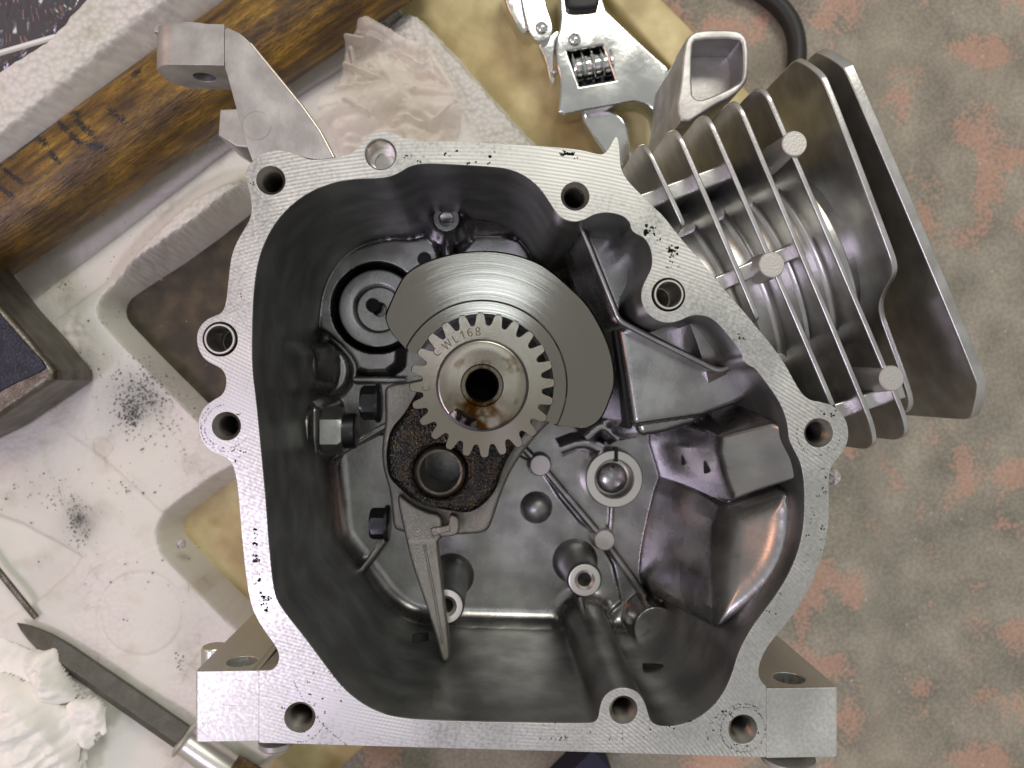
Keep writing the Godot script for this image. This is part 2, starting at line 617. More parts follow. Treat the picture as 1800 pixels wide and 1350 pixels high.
func make_materials() -> void:
	var grain := noise_bytes(512, 512, 0.06, FastNoiseLite.TYPE_SIMPLEX_SMOOTH, 1, 5)
	var grain_t := grey_tex(grain, 512, 512)
	var cloud := noise_bytes(512, 512, 0.008, FastNoiseLite.TYPE_SIMPLEX_SMOOTH, 2, 6)
	face_texture()
	var m := mat("cast", lin(0.42, 0.42, 0.415), 0.30, 0.95)          # die-cast inside of the case, filmed with oil
	m.albedo_texture = tone(cloud, Color(0.86, 0.85, 0.86), Color(1, 1, 1), 512, 512, 1.8)
	m.roughness_texture = tone(cloud, Color(0.82, 0.82, 0.82), Color(1, 1, 1), 512, 512, 1.6)
	relief(m, grain_t, 0.0022)
	triplanar(m, 0.07)
	m = mat("wall", lin(0.31, 0.315, 0.31), 0.40, 0.85)                # the deep side walls, a darker grey than the floor
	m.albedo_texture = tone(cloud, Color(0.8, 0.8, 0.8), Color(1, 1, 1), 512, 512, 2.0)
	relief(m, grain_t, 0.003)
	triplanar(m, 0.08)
	m = mat("fin", lin(0.62, 0.62, 0.61), 0.31, 0.95)
	m.albedo_texture = tone(cloud, Color(0.88, 0.87, 0.87), Color(1, 1, 1), 512, 512, 1.6)
	relief(m, grain_t, 0.002)
	triplanar(m, 0.05)
	m = mat("raw", lin(0.58, 0.57, 0.56), 0.46, 0.9)                  # as-cast skin of lugs and arm
	m.albedo_texture = tone(cloud, Color(0.85, 0.84, 0.84), Color(1, 1, 1), 512, 512, 1.6)
	relief(m, grain_t, 0.003)
	triplanar(m, 0.06)
	m = mat("pad", lin(0.55, 0.53, 0.51), 0.5, 0.85)
	relief(m, grain_t, 0.006)
	triplanar(m, 0.03)
	m = mat("bright", lin(0.68, 0.66, 0.62), 0.34, 1.0)               # turned bores, sleeves and posts
	var turned := PackedByteArray()
	turned.resize(256 * 256)
	for y in 256:
		var v := rng.randi_range(70, 190)
		for x in 256:
			turned[y * 256 + x] = v
	var turned_t := grey_tex(turned, 256, 256)
	m.uv1_scale = Vector3(1, 4, 1)
	relief(m, turned_t, 0.0012)
	m = mat("thread", lin(0.27, 0.25, 0.225), 0.34, 1.0)
	m = mat("steel", lin(0.33, 0.30, 0.255), 0.2, 1.0)                # ground and turned faces of the crankshaft
	m.anisotropy_enabled = true
	m.anisotropy = 0.75
	m.uv1_scale = Vector3(1, 5, 1)
	relief(m, turned_t, 0.0005)
	var st := PackedByteArray()
	st.resize(256 * 128 * 3)
	var sn := noise_bytes(256, 128, 0.03, FastNoiseLite.TYPE_SIMPLEX_SMOOTH, 71, 5)
	for y in 128:
		for x in 256:
			var i := y * 256 + x
			var a := (x / 256.0) * 360.0
			var brown := clampf(1.15 - absf(a - 100.0) / 62.0, 0, 1) * clampf((sn[i] - 70) / 90.0, 0, 1) + clampf((sn[i] - 165) / 60.0, 0, 1) * 0.4
			brown = clampf(brown, 0, 1)
			st[3 * i] = int(lerpf(255, 120, brown))
			st[3 * i + 1] = int(lerpf(255, 84, brown))
			st[3 * i + 2] = int(lerpf(255, 40, brown))
	m = mat("shaft", lin(0.30, 0.27, 0.225), 0.22, 1.0)
	m.albedo_texture = rgb_tex(st, 256, 128)
	m.anisotropy_enabled = true
	m.anisotropy = 0.7
	m = mat("web", lin(0.265, 0.248, 0.222), 0.085, 1.0)
	m.anisotropy_enabled = true
	m.anisotropy = 0.5
	m.uv1_scale = Vector3(1, 3, 1)
	relief(m, turned_t, 0.0006)
	m = mat("dark_steel", lin(0.07, 0.07, 0.075), 0.3, 0.9)
	m = mat("oily", lin(0.062, 0.06, 0.057), 0.17, 0.9)               # rough forged web, wet with oil
	var pits := noise_bytes(512, 512, 0.055, FastNoiseLite.TYPE_CELLULAR, 12, 2, FastNoiseLite.RETURN_DISTANCE)
	m.albedo_texture = tone(cloud, Color(0.75, 0.75, 0.8), Color(1.0, 0.92, 0.8), 512, 512, 1.5)
	relief(m, grey_tex(pits, 512, 512), 0.05)
	triplanar(m, 0.03)
	m = mat("sand", lin(0.30, 0.29, 0.26), 0.40, 0.9)                 # grainy cast rod
	relief(m, grey_tex(noise_bytes(512, 512, 0.16, FastNoiseLite.TYPE_SIMPLEX, 13, 3), 512, 512), 0.022)
	triplanar(m, 0.035)
	m = mat("black_bolt", lin(0.02, 0.021, 0.022), 0.22, 0.5)
	m = mat("mark", lin(0.13, 0.075, 0.035), 0.5, 0.6)
	m = mat("hole_dark", lin(0.012, 0.012, 0.012), 0.6, 0.2)  # near-black colour paints the darkness inside openings
	m = mat("chrome", lin(0.66, 0.67, 0.67), 0.13, 1.0)
	m.roughness_texture = tone(cloud, Color(0.6, 0.6, 0.6), Color(1, 1, 1), 512, 512, 2.0)
	relief(m, grain_t, 0.0012)
	triplanar(m, 0.09)
	m = mat("rubber", lin(0.012, 0.012, 0.012), 0.5, 0.0)
	m = mat("blue_paint", lin(0.018, 0.024, 0.045), 0.3, 0.2)
	m.albedo_texture = tone(noise_bytes(256, 256, 0.02, FastNoiseLite.TYPE_SIMPLEX_SMOOTH, 21, 5), Color(0.8, 0.8, 0.8), Color(1, 1, 1), 256, 256, 2.0)
	relief(m, grain_t, 0.04)
	triplanar(m, 0.05)
	m = mat("worn_steel", lin(0.19, 0.175, 0.15), 0.38, 0.9)
	m.albedo_texture = tone(cloud, Color(0.75, 0.73, 0.7), Color(1, 1, 1), 512, 512, 1.6)
	relief(m, grain_t, 0.012)
	triplanar(m, 0.04)
	m = mat("blade", lin(0.14, 0.135, 0.12), 0.42, 0.9)
	m.albedo_texture = tone(cloud, Color(0.88, 0.87, 0.85), Color(1, 1, 1), 512, 512, 1.2)
	relief(m, grain_t, 0.008)
	triplanar(m, 0.03)
	m = mat("tissue", lin(0.93, 0.905, 0.86), 0.9, 0.0)
	m.backlight_enabled = true
	m.backlight = Color(0.2, 0.2, 0.19)
	m.cull_mode = BaseMaterial3D.CULL_DISABLED
	relief(m, grain_t, 0.003)
	triplanar(m, 0.03)
	m = mat("film", Color(0.98, 0.95, 0.91, 0.5), 0.3, 0.0)
	m.transparency = BaseMaterial3D.TRANSPARENCY_ALPHA
	m.cull_mode = BaseMaterial3D.CULL_DISABLED
	m.backlight_enabled = true
	m.backlight = Color(0.5, 0.46, 0.42)
	m = mat("bag", lin(0.10, 0.09, 0.105), 0.16, 0.3)
	m.cull_mode = BaseMaterial3D.CULL_DISABLED
	m = mat("white_plastic", lin(0.8, 0.8, 0.8), 0.35, 0.0)
	m = mat("painted_shade", lin(0.085, 0.062, 0.032), 0.5, 0.0)  # painted shade for the board seen through the foam
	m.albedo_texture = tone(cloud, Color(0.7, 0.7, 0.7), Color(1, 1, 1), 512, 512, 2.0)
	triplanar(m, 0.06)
	m = mat("navy", lin(0.012, 0.012, 0.04), 0.6, 0.0)
	m = mat("chip", lin(0.2, 0.19, 0.18), 0.4, 0.8)
	foam_material()
	concrete_material()
	tan_material()
	wood_material()

const FOAM_SPAN := 350.0
func foam_material() -> void:            # laid once over the whole tray: broken beads on the rim and edges, skin with faint cells elsewhere, smudges of oil and filings
	var n := 1400
	var k := FOAM_SPAN / n
	var cells := noise_bytes(512, 512, 0.11, FastNoiseLite.TYPE_CELLULAR, 31, 1, FastNoiseLite.RETURN_DISTANCE)
	var big := noise_bytes(700, 700, 0.085, FastNoiseLite.TYPE_CELLULAR, 34, 1, FastNoiseLite.RETURN_DISTANCE2_SUB)
	var cloud := noise_bytes(700, 700, 0.007, FastNoiseLite.TYPE_SIMPLEX_SMOOTH, 32, 6)
	var dirt := noise_bytes(700, 700, 0.02, FastNoiseLite.TYPE_SIMPLEX_SMOOTH, 33, 5)
	var broken := [pts([-330, 480, 22, 223, 130, 133, 250, 33, 300, -5, 420, -95, 250, -160, 150, -2, 83, 72, 0, 123, -280, 340], -77), pts([205, 490, 245, 440, 335, 352, 415, 312, 430, 322, 330, 400, 225, 500], -96), pts([620, -40, 720, 0, 950, 255, 1286, 629, 1200, 640, 880, 300, 800, 200, 640, 20], -100)]
	var g := 116
	var mask := PackedFloat32Array()
	mask.resize((g + 1) * (g + 1))
	var smear := PackedFloat32Array()
	smear.resize((g + 1) * (g + 1))
	var smudges := []
	for q in [[240, 700, 13.0, 0.55], [138, 648, 7.0, 0.5], [138, 920, 8.0, 0.5], [300, 480, 12.0, 0.12], [60, 850, 16.0, 0.2], [150, 520, 14.0, 0.14], [330, 1120, 12.0, 0.12], [90, 1020, 12.0, 0.16]]:
		smudges.append([flat(q[0], q[1], -100), q[2], q[3]])
	for j in g + 1:
		for i in g + 1:
			var p := Vector2(float(i) / g - 0.5, float(j) / g - 0.5) * FOAM_SPAN + Vector2(-62, -8)
			var d := 1e9
			for b in broken:
				d = minf(d, sd_poly(p, b))
			mask[j * (g + 1) + i] = clampf(0.5 - d / 5.0, 0, 1)
			var sm := 0.0
			for q in smudges:
				sm += q[2] * exp(-p.distance_squared_to(q[0]) / (q[1] * q[1]))
			smear[j * (g + 1) + i] = sm
	var al := PackedByteArray()
	al.resize(n * n * 3)
	var hg := PackedByteArray()
	hg.resize(n * n)
	for y in n:
		var gy := float(y) / n * g
		var by := int(gy)
		for x in n:
			var gx := float(x) / n * g
			var bx := int(gx)
			var m0 := by * (g + 1) + bx
			var fx := gx - bx
			var fy := gy - by
			var mk := lerpf(lerpf(mask[m0], mask[m0 + 1], fx), lerpf(mask[m0 + g + 1], mask[m0 + g + 2], fx), fy)
			var sm := lerpf(lerpf(smear[m0], smear[m0 + 1], fx), lerpf(smear[m0 + g + 1], smear[m0 + g + 2], fx), fy)
			var h := (y / 2) * 700 + x / 2
			var c := (cloud[h] - 128) / 255.0
			mk = maxf(mk, 0.30 * clampf((cloud[h] - 95) / 80.0, 0, 1))
			var bead := 1.0 - cells[(y & 511) * 512 + (x & 511)] / 255.0
			var line := clampf(1.0 - big[h] / 22.0, 0, 1) * clampf((dirt[h] + cloud[h] - 290) / 60.0, 0, 1) * (1.0 - mk)
			var d := clampf((dirt[h] - 150) / 80.0, 0, 1)
			var v := 236.0 + c * 10.0 - line * 26.0 - d * 16.0 - sm * 95.0 * (0.55 + 0.9 * (dirt[h] / 255.0))
			v -= mk * (1.0 - bead) * 34.0
			var at := 3 * (y * n + x)
			al[at] = clampi(int(v), 0, 255)
			al[at + 1] = clampi(int(v - 4 - c * 9.0 - d * 2.0), 0, 255)
			al[at + 2] = clampi(int(v - 10 - d * 7.0 + sm * 6.0), 0, 255)
			hg[y * n + x] = clampi(int(255 * lerpf(0.6 - 0.25 * line + 0.05 * c, bead, mk)), 0, 255)
	var m := mat("foam", Color(0.97, 0.97, 0.97), 0.6, 0.0)
	m.albedo_texture = rgb_tex(al, n, n)
	relief(m, grey_tex(hg, n, n), 0.09)

func concrete_material() -> void:
	var n := 1024
	var base := noise_bytes(n, n, 0.010, FastNoiseLite.TYPE_SIMPLEX_SMOOTH, 41, 6)
	var spots := noise_bytes(n, n, 0.010, FastNoiseLite.TYPE_SIMPLEX_SMOOTH, 42, 6)
	var broad := noise_bytes(n, n, 0.0035, FastNoiseLite.TYPE_SIMPLEX_SMOOTH, 43, 2)
	var grit := noise_bytes(n, n, 0.12, FastNoiseLite.TYPE_SIMPLEX, 44, 2)
	var al := PackedByteArray()
	al.resize(n * n * 3)
	for i in n * n:
		var t := base[i] / 255.0
		var g := (grit[i] - 128) / 255.0
		var r := 124.0 + 44.0 * t + 26.0 * g
		var gg := 119.0 + 42.0 * t + 26.0 * g
		var b := 107.0 + 38.0 * t + 24.0 * g
		var p := clampf((spots[i] / 255.0 + (broad[i] / 255.0 - 0.5) * 0.6 - 0.60 + 0.25 * g) * 6.0, 0, 1) * 0.62
		al[3 * i] = clampi(int(lerpf(r, 194 + 18 * g, p)), 0, 255)
		al[3 * i + 1] = clampi(int(lerpf(gg, 148 + 18 * g, p)), 0, 255)
		al[3 * i + 2] = clampi(int(lerpf(b, 128 + 18 * g, p)), 0, 255)
	for j in 500:
		var c := Vector2(rng.randf(), rng.randf()) * n
		blot(al, n, 3, c, rng.randf_range(0.5, 1.7), rng.randi_range(150, 200))
	var m := mat("concrete", Color(1, 1, 1), 0.72, 0.0)
	m.albedo_texture = rgb_tex(al, n, n)
	relief(m, grey_tex(base, n, n), 0.10)
	triplanar(m, 0.36)

func tan_material() -> void:
	var n := 512
	var base := noise_bytes(n, n, 0.008, FastNoiseLite.TYPE_SIMPLEX_SMOOTH, 51, 6)
	var m := mat("tan", Color(1, 1, 1), 0.5, 0.0)
	m.albedo_texture = tone(base, Color(0.68, 0.60, 0.40), Color(0.88, 0.83, 0.62), n, n, 1.7)
	relief(m, grey_tex(noise_bytes(256, 256, 0.05, FastNoiseLite.TYPE_SIMPLEX_SMOOTH, 52, 3), 256, 256), 0.02)
	triplanar(m, 0.16)

func wood_material() -> void:
	var w := 1024
	var h := 512
	var f := FastNoiseLite.new()
	f.seed = 61
	f.frequency = 1.0
	f.fractal_octaves = 4
	var hg := PackedByteArray()
	hg.resize(w * h)
	var al := PackedByteArray()
	al.resize(w * h * 3)
	for y in h:
		for x in w:
			var a := TAU * y / h
			var cx := cos(a)
			var sx := sin(a)
			var g := f.get_noise_3d(x * 0.006, cx * 5.5, sx * 5.5)
			var s := f.get_noise_3d(x * 0.028 + 40, cx * 30, sx * 30)
			var big := f.get_noise_3d(x * 0.010 + 9, cx * 1.6 + 3, sx * 1.6)
			var t := clampf(0.46 + g * 0.5 + s * 0.34, 0, 1)
			var dk := clampf(0.55 + big * 1.1, 0, 1)
			var dash := clampf((s - 0.12) * 6.0, 0, 1)
			var i := y * w + x
			al[3 * i] = clampi(int(lerpf(78, 200, t) * lerpf(0.62, 1.0, dk) * (1 - 0.35 * dash)), 0, 255)
			al[3 * i + 1] = clampi(int(lerpf(56, 156, t) * lerpf(0.58, 1.0, dk) * (1 - 0.4 * dash)), 0, 255)
			al[3 * i + 2] = clampi(int(lerpf(18, 56, t) * lerpf(0.7, 1.0, dk) * (1 - 0.4 * dash)), 0, 255)
			hg[i] = clampi(int(128 + s * 160), 0, 255)
	# hand-burnt letters along the shaft, as strokes in (along, round) texture pixels
	for st in ink_strokes:
		var a := Vector2(st[0], st[1])
		var b := Vector2(st[2], st[3])
		var m := int(a.distance_to(b) / 1.5) + 1
		for k in m + 1:
			var c := a.lerp(b, float(k) / m)
			for q in 7:
				var d: Vector2 = c + Vector2(rng.randfn(0, 2.2), rng.randfn(0, 3.4)) * st[4]
				var xi := int(d.x)
				var yi := int(d.y)
				if xi < 0 or yi < 0 or xi >= w or yi >= h:
					continue
				for e in 4:
					var i := (yi + e % 2) * w + mini(xi + e / 2, w - 1)
					if i < w * h:
						al[3 * i] = int(al[3 * i] * 0.3 + 12)
						al[3 * i + 1] = int(al[3 * i + 1] * 0.3 + 11)
						al[3 * i + 2] = int(al[3 * i + 2] * 0.5 + 12)
	var m := mat("wood", Color(1, 1, 1), 0.42, 0.0)
	m.albedo_texture = rgb_tex(al, w, h)
	relief(m, grey_tex(hg, w, h), 0.03)
	m.clearcoat_enabled = true
	m.clearcoat = 0.12
	m.clearcoat_roughness = 0.35

var ink_strokes := []

# ------------------------------------------------------------------ the engine block
const HIGH := Vector3(0, 5000, 0)
const FLOOR := -84.0
const X_AXIS := Basis(Vector3(0, 0, 1), Vector3(1, 0, 0), Vector3(0, 1, 0))       # lathe axis (local y) laid along +x
var outer_px := [430, 310, 440, 340, 443, 365, 440, 385, 430, 402, 418, 422, 410, 440, 405, 460, 401, 500, 397, 535, 390, 550, 378, 555, 362, 562, 349, 577, 345, 596, 350, 618, 362, 634, 380, 643, 392, 650, 398, 664,
	397, 682, 390, 695, 375, 703, 358, 716, 349, 735, 348, 755, 355, 778, 368, 792, 385, 799, 402, 807, 411, 822, 416, 845, 420, 880, 424, 930, 429, 985, 434, 1025, 440, 1060, 450, 1085, 467, 1113, 483, 1133, 491, 1150,
	489, 1167, 480, 1177, 474, 1178.5, 460, 1178.5, 455, 1178.5, 455, 1183, 455, 1300, 455, 1305.5, 460, 1306, 500, 1307, 733, 1314, 1000, 1321, 1200, 1327, 1342, 1331, 1347, 1331, 1347, 1326, 1347, 1212, 1347, 1207, 1343, 1203, 1336, 1195, 1333, 1183, 1335, 1166,
	1348, 1137, 1373, 1107, 1400, 1073, 1427, 1027, 1447, 973, 1456, 927, 1458, 883, 1456, 845, 1461, 818, 1476, 802, 1488, 783, 1492, 765, 1489, 742, 1479, 726, 1464, 713, 1445, 707, 1425, 704, 1411, 694, 1398, 674,
	1380, 640, 1357, 607, 1328, 573, 1310, 550, 1280, 517, 1250, 480, 1220, 445, 1197, 420, 1167, 380, 1150, 365, 1130, 345, 1103, 318, 1091, 297, 1089, 262, 1087, 244, 1082, 240, 1077, 247, 1070, 262, 1060, 272, 1047, 270,
	1020, 263, 960, 257, 900, 254, 833, 250, 733, 247, 705, 242, 692, 234, 676, 229.5, 660, 232, 644, 241, 630, 258, 616, 271, 595, 276, 570, 280, 545, 281, 527, 274, 507, 266, 483, 263, 462, 268, 445, 281, 434, 296]
var inner_px := [443, 583, 445, 517, 453, 457, 473, 407, 503, 367, 543, 337, 587, 320, 627, 314, 677, 313, 700, 305, 720, 292, 743, 287, 783, 288, 867, 293, 900, 298, 927, 311, 950, 331, 967, 357, 980, 377, 996, 388, 1013, 390, 1030, 385, 1043, 377,
	1063, 373, 1083, 375, 1100, 382, 1108, 392, 1109, 402, 1117, 411, 1133, 417, 1144, 436, 1147, 457, 1145, 473, 1137, 488, 1128, 507, 1127, 530, 1138, 551, 1157, 565, 1177, 568, 1197, 563, 1210, 556, 1227, 553, 1247, 557, 1263, 569, 1280, 589, 1300, 613,
	1305, 622, 1306, 633, 1317, 643, 1328, 647, 1343, 667, 1367, 700, 1380, 727, 1385, 750, 1387, 773, 1397, 793, 1407, 812, 1413, 840, 1415, 877, 1413, 923, 1405, 965, 1387, 1010, 1360, 1052, 1334, 1086, 1313, 1117, 1297, 1150, 1288, 1183,
	1273, 1217, 1253, 1243, 1227, 1263, 1200, 1274, 1173, 1278, 1153, 1275, 1143, 1267, 1138, 1250, 1133, 1233, 1120, 1215, 1097, 1208, 1074, 1213, 1059, 1228, 1054, 1247, 1052, 1263, 1043, 1271, 1025, 1272, 900, 1270, 767, 1267, 700, 1262, 667, 1253,
	633, 1235, 600, 1207, 567, 1163, 533, 1117, 490, 1063, 480, 1033, 472, 950, 468, 890, 458, 783, 450, 700, 443, 650]
# bolt and dowel holes in the face: x, y, radius (survey pixels), kind
var hole_px := [[476, 317, 22.5, "thread"], [1011, 345, 22.5, "thread"], [1439, 761, 23.5, "thread"], [1306, 1282, 23.5, "thread"], [1096, 1248, 22.5, "thread"], [527, 1261, 24, "thread"], [398, 749, 22, "through"],
	[387, 596, 27.5, "sleeve"], [1175, 518, 27.5, "sleeve"], [669, 271, 25, "plain"]]

# shapes standing proud of the side wall: their outline as surveyed, how proud (mm), how soft (survey pixels)
var relief_px := [[[505, 612, 548, 612, 552, 680, 508, 690], 3.0, 14.0], [[753, 1205, 785, 1205, 792, 1255, 748, 1255], 0.5, 6.0]]

func ring_wall(s: Soup, base: PackedVector2Array, levels: Array, proud := []) -> void:       # levels: [shrink, y]
	var rr := []
	for l in levels:
		var o := offset(base, -l[0])
		if proud.size():
			var inn := offset(base, -l[0] - 1.0)
			for i in o.size():
				var k: float = FOCAL / (EYE - l[1])
				var q := Vector2(852 + o[i].x * k, 675 + o[i].y * k)
				for pr in proud:
					var poly := PackedVector2Array()
					if absf(q.x - pr[0][0]) > 220 or absf(q.y - pr[0][1]) > 260:
						continue
					for e in range(0, pr[0].size(), 2):
						poly.append(Vector2(pr[0][e], pr[0][e + 1]))
					var t := clampf(-sd_poly(q, poly) / pr[2] + 0.4, 0, 1)
					o[i] = o[i] + (inn[i] - o[i]) * (pr[1] * t * t * (3 - 2 * t))
		rr.append(loop3(o, l[1]))
	s.rings(rr)

func build_block() -> void:
	var t := thing("engine_block", "open cast aluminium engine crankcase with finned cylinder and milled rim", "engine block", Vector3(0, -95, 0))
	var outer := resample(chaikin(pts(outer_px, 0), 2), 1.5)
	var inner := resample(chaikin(pts(inner_px, 0), 2), 1.5)
	if area(outer) < 0: outer.reverse()
	if area(inner) < 0: inner.reverse()
	var holes := [inner]
	for h in hole_px:
		holes.append(circle(flat(h[0], h[1], 0), size_at(h[2], 0) + 0.45, 36))
	var s := Soup.new()
	slab(s, outer, holes, -0.7, 0.0, 0.12, LEVEL, 260.0, 3, false)
	var face := part("gasket_face", s, M.milled, t, 35.0, HIGH)
	s = Soup.new()
	ring_wall(s, outer, [[0.0, -0.7], [0.1, -2.0], [1.2, -40], [2.2, -95]])
	part("outer_wall", s, M.raw, t, 40.0, Vector3(0, -40, 4000))
	s = Soup.new()
	var levels := [[-0.02, -0.7], [0.15, -3]]
	for k in 34:
		levels.append([0.15 + 1.85 * (k + 1) / 34.0, -3.0 - 85.0 * (k + 1) / 34.0])
	ring_wall(s, inner, levels, relief_px)
	var iw := part("inner_wall", s, M.wall, t, 60.0, Vector3(0, -40, 10))
	# bolt holes
	for h in hole_px:
		s = Soup.new()
		var r := size_at(h[2], 0)
		var c2 := flat(h[0], h[1], 0)
		var c := Vector3(c2.x, 0, c2.y)
		var prof := [[r + 0.65, -0.05], [r + 0.45, -0.25], [r - 0.05, -0.9]]
		if h[3] == "thread" or h[3] == "through":
			var y := -1.0
			while y > -17:
				prof.append([r - 0.62, y - 0.5])
				prof.append([r, y - 1.1])
				y -= 1.25
			if h[3] == "thread":
				prof.append([r - 0.6, -20])
				prof.append([0.05, -22])
			else:
				prof.append([r - 0.3, -97])
		elif h[3] == "sleeve":
			prof.append([r, -12])
			prof.append([r - 1.4, -12.1])
			prof.append([r - 1.5, -26])
			prof.append([0.05, -26.5])
		else:
			prof.append([r, -8])
			prof.append([r - 1.2, -8.2])
			prof.append([r - 1.3, -10])
			prof.append([0.05, -10.1])
		lathe(s, c, prof, 36)
		part("bolt_hole", s, M.thread if h[3] != "plain" else M.bright, t, 40.0, c + Vector3(0, 8, 0))
		if h[3] == "sleeve":
			s = Soup.new()
			lathe(s, c, [[r - 0.12, -11], [r - 0.12, 0.25], [r - 0.3, 0.55], [r - 0.75, 0.55], [r - 1.0, 0.2], [r - 1.05, -11]], 40)
			part("dowel_sleeve", s, M.bright, t, 40.0, c + Vector3(0, 60, 0))
	build_floor(t, inner)
	build_feet(t)
	build_arm(t)
	build_cylinder(t)

func build_floor(t: Node3D, inner: PackedVector2Array) -> void:
	var f := Field.new(-74, -70, 99, 104, 0.45, FLOOR)
	# distance to the side wall, on a coarse grid
	var coarse := PackedVector2Array()
	for i in range(0, inner.size(), 2):
		coarse.append(inner[i])
	coarse = offset(coarse, -1.8)
	var cs := 1.5
	var cw := int(175 / cs) + 2
	var ch := int(176 / cs) + 2
	var cg := PackedFloat32Array()
	cg.resize(cw * ch)
	for j in ch:
		for i in cw:
			cg[j * cw + i] = sd_poly(Vector2(-75 + i * cs, -71 + j * cs), coarse)
	var wall := PackedFloat32Array()
	wall.resize(f.nx * f.nz)
	for j in f.nz:
		for i in f.nx:
			var gx := (f.x0 + i * f.step + 75) / cs
			var gz := (f.z0 + j * f.step + 71) / cs
			var a := mini(int(gx), cw - 2)
			var b := mini(int(gz), ch - 2)
			var u := gx - a
			var v := gz - b
			wall[j * f.nx + i] = lerpf(lerpf(cg[b * cw + a], cg[b * cw + a + 1], u), lerpf(cg[(b + 1) * cw + a], cg[(b + 1) * cw + a + 1], u), v)
	var raise := func(a: Array, y: float, r: float, steep: float, k: float, tilt := Vector2.ZERO, smooth := 1) -> void:
		shape_field(f, chaikin(pts(a, y), smooth), y, r, steep, k, true, tilt)
	var sink := func(a: Array, y: float, r: float, steep: float, k: float, ref := 0.0) -> void:
		shape_field(f, chaikin(pts(a, ref if ref < 0 else y), 1), y, r, steep, k, false)
	# the sump plate in the middle is a shade lower than the land round it
	sink.call([565, 815, 700, 745, 930, 790, 1000, 900, 1070, 960, 1100, 1090, 900, 1092, 690, 1082, 625, 1016, 580, 960], -85.6, 1.2, 1.2, 0.5)
	# fillet up into the side wall
	for i in f.nx * f.nz:
		var d := -wall[i]
		var r := 6.5
		if d < r:
			var up := (r - sqrt(maxf(0.0, r * r - (r - maxf(d, 0.0)) * (r - maxf(d, 0.0))))) + maxf(0.0, -d) * 3.0
			f.h[i] += up
		if d < -3.2:
			f.skip[i] = 1
	# camshaft land, upper left, and its bearing cup
	raise.call([556, 574, 560, 522, 574, 482, 600, 449, 635, 430, 685, 418, 725, 421, 748, 412, 768, 430, 775, 470, 760, 560, 700, 600, 697, 652, 628, 654, 622, 632, 602, 607, 580, 590], -77, 1.6, 2.2, 1.5)
	raise.call([812, 416, 905, 413, 937, 450, 945, 520, 800, 520], -76.5, 1.5, 2.5, 1.5)
	shape_field(f, circle(flat(663, 541, -77), 16.6, 40), -90, 0.5, 8.0, 0.0, false)
	# lug above it, half way up the back wall
	raise.call([745, 300, 830, 300, 828, 372, 812, 398, 765, 400, 748, 378], -56, 5.0, 5.0, 5.0, Vector2(0, -0.15))
	raise.call([690, 300, 985, 310, 1000, 385, 930, 388, 720, 388], -62, 5.0, 4.0, 4.0)
	# boss on the left
	raise.call([505, 610, 550, 607, 560, 640, 552, 680, 505, 690], -57, 3.0, 5.0, 2.5)
	shape_field(f, circle(flat(566, 652, -78), 10.5, 30), -79, 2.0, 2.0, 2.0)
	raise.call([510, 700, 560, 705, 566, 758, 560, 812, 500, 810], -60, 3.5, 5.0, 3.0)
	sink.call([1190, 750, 1290, 712, 1312, 722, 1302, 738, 1206, 768], -78, 1.0, 6.0, 1.0, -20)
	# right side: two sloping shelves that lean on the wall, a clean drop below them
	var wall_at := func(p: Vector2) -> float:
		return -sd_poly(p, coarse)
	for sh in [[[1262, 893, 1290, 885, 1340, 872, 1389, 855, 1400, 880, 1399, 930, 1388, 980, 1366, 1022, 1338, 1054, 1302, 1088, 1268, 1118, 1256, 1100, 1252, 1000], -9.0, 1.0, 7.5], [[1250, 768, 1300, 754, 1372, 735, 1400, 790, 1404, 838, 1380, 850, 1340, 862, 1296, 878, 1287, 884], -8.0, 0.95, 2.0]]:
		var poly := PackedVector2Array()
		for e in range(0, sh[0].size(), 2):
			var y := -18.0
			for it in 12:
				y = lerpf(y, clampf(sh[1] - maxf(wall_at.call(flat(sh[0][e], sh[0][e + 1], y)), 0.0) * sh[2], -40, sh[1]), 0.6)
			poly.append(flat(sh[0][e], sh[0][e + 1], y))
		poly = chaikin(poly, 1)
		var lo := poly[0]
		var hi := poly[0]
		for q in poly:
			lo = lo.min(q)
			hi = hi.max(q)
		var e4 := f.span(lo - Vector2(9, 9), hi + Vector2(9, 9))
		for jj in range(e4[2], e4[3]):
			for ii in range(e4[0], e4[1]):
				var at := jj * f.nx + ii
				var p := Vector2(f.x0 + ii * f.step, f.z0 + jj * f.step)
				var ss := sd_poly(p, poly)
				var cand: float = sh[1] + wall[at] * sh[2]
				var R: float = sh[3]
				if ss > 0:
					cand -= R + ss * 6.5
				elif ss > -R:
					cand -= R - sqrt(maxf(0.0, R * R - (ss + R) * (ss + R)))
				if wall[at] < 2.6:
					f.h[at] = maxf(f.h[at], cand)
	# round pads near the bottom right
	shape_field(f, circle(flat(1155, 1107, -70), 9.3, 30), -70, 0.7, 6.0, 1.0)
	# big end opening of the cylinder: a deep gap
	sink.call([962, 440, 1018, 432, 1060, 540, 1110, 740, 1075, 768, 1062, 700, 1088, 640, 1060, 540, 1005, 470], -125, 1.0, 9.0, 0.0, -60)
	# breather chamber and the tappet block beside it
	raise.call([1012, 376, 1040, 330, 1140, 340, 1210, 420, 1240, 530, 1330, 530, 1370, 640, 1318, 655, 1250, 650, 1088, 562], -33, 1.5, 12.0, 0.5, Vector2.ZERO, 0)
	raise.call([1086, 566, 1112, 572, 1262, 648, 1310, 640, 1336, 690, 1290, 712, 1236, 730, 1118, 748, 1112, 740], -27, 2.2, 10.0, 0.8, Vector2(0.04, 0.02), 0)
	raise.call([1108, 700, 1240, 672, 1260, 700, 1246, 738, 1135, 770, 1118, 760], -35, 3.0, 10.0, 0.8, Vector2(0, 0.05))
	put("case_floor", f.mesh(), M.cast, t)
	var s := Soup.new()
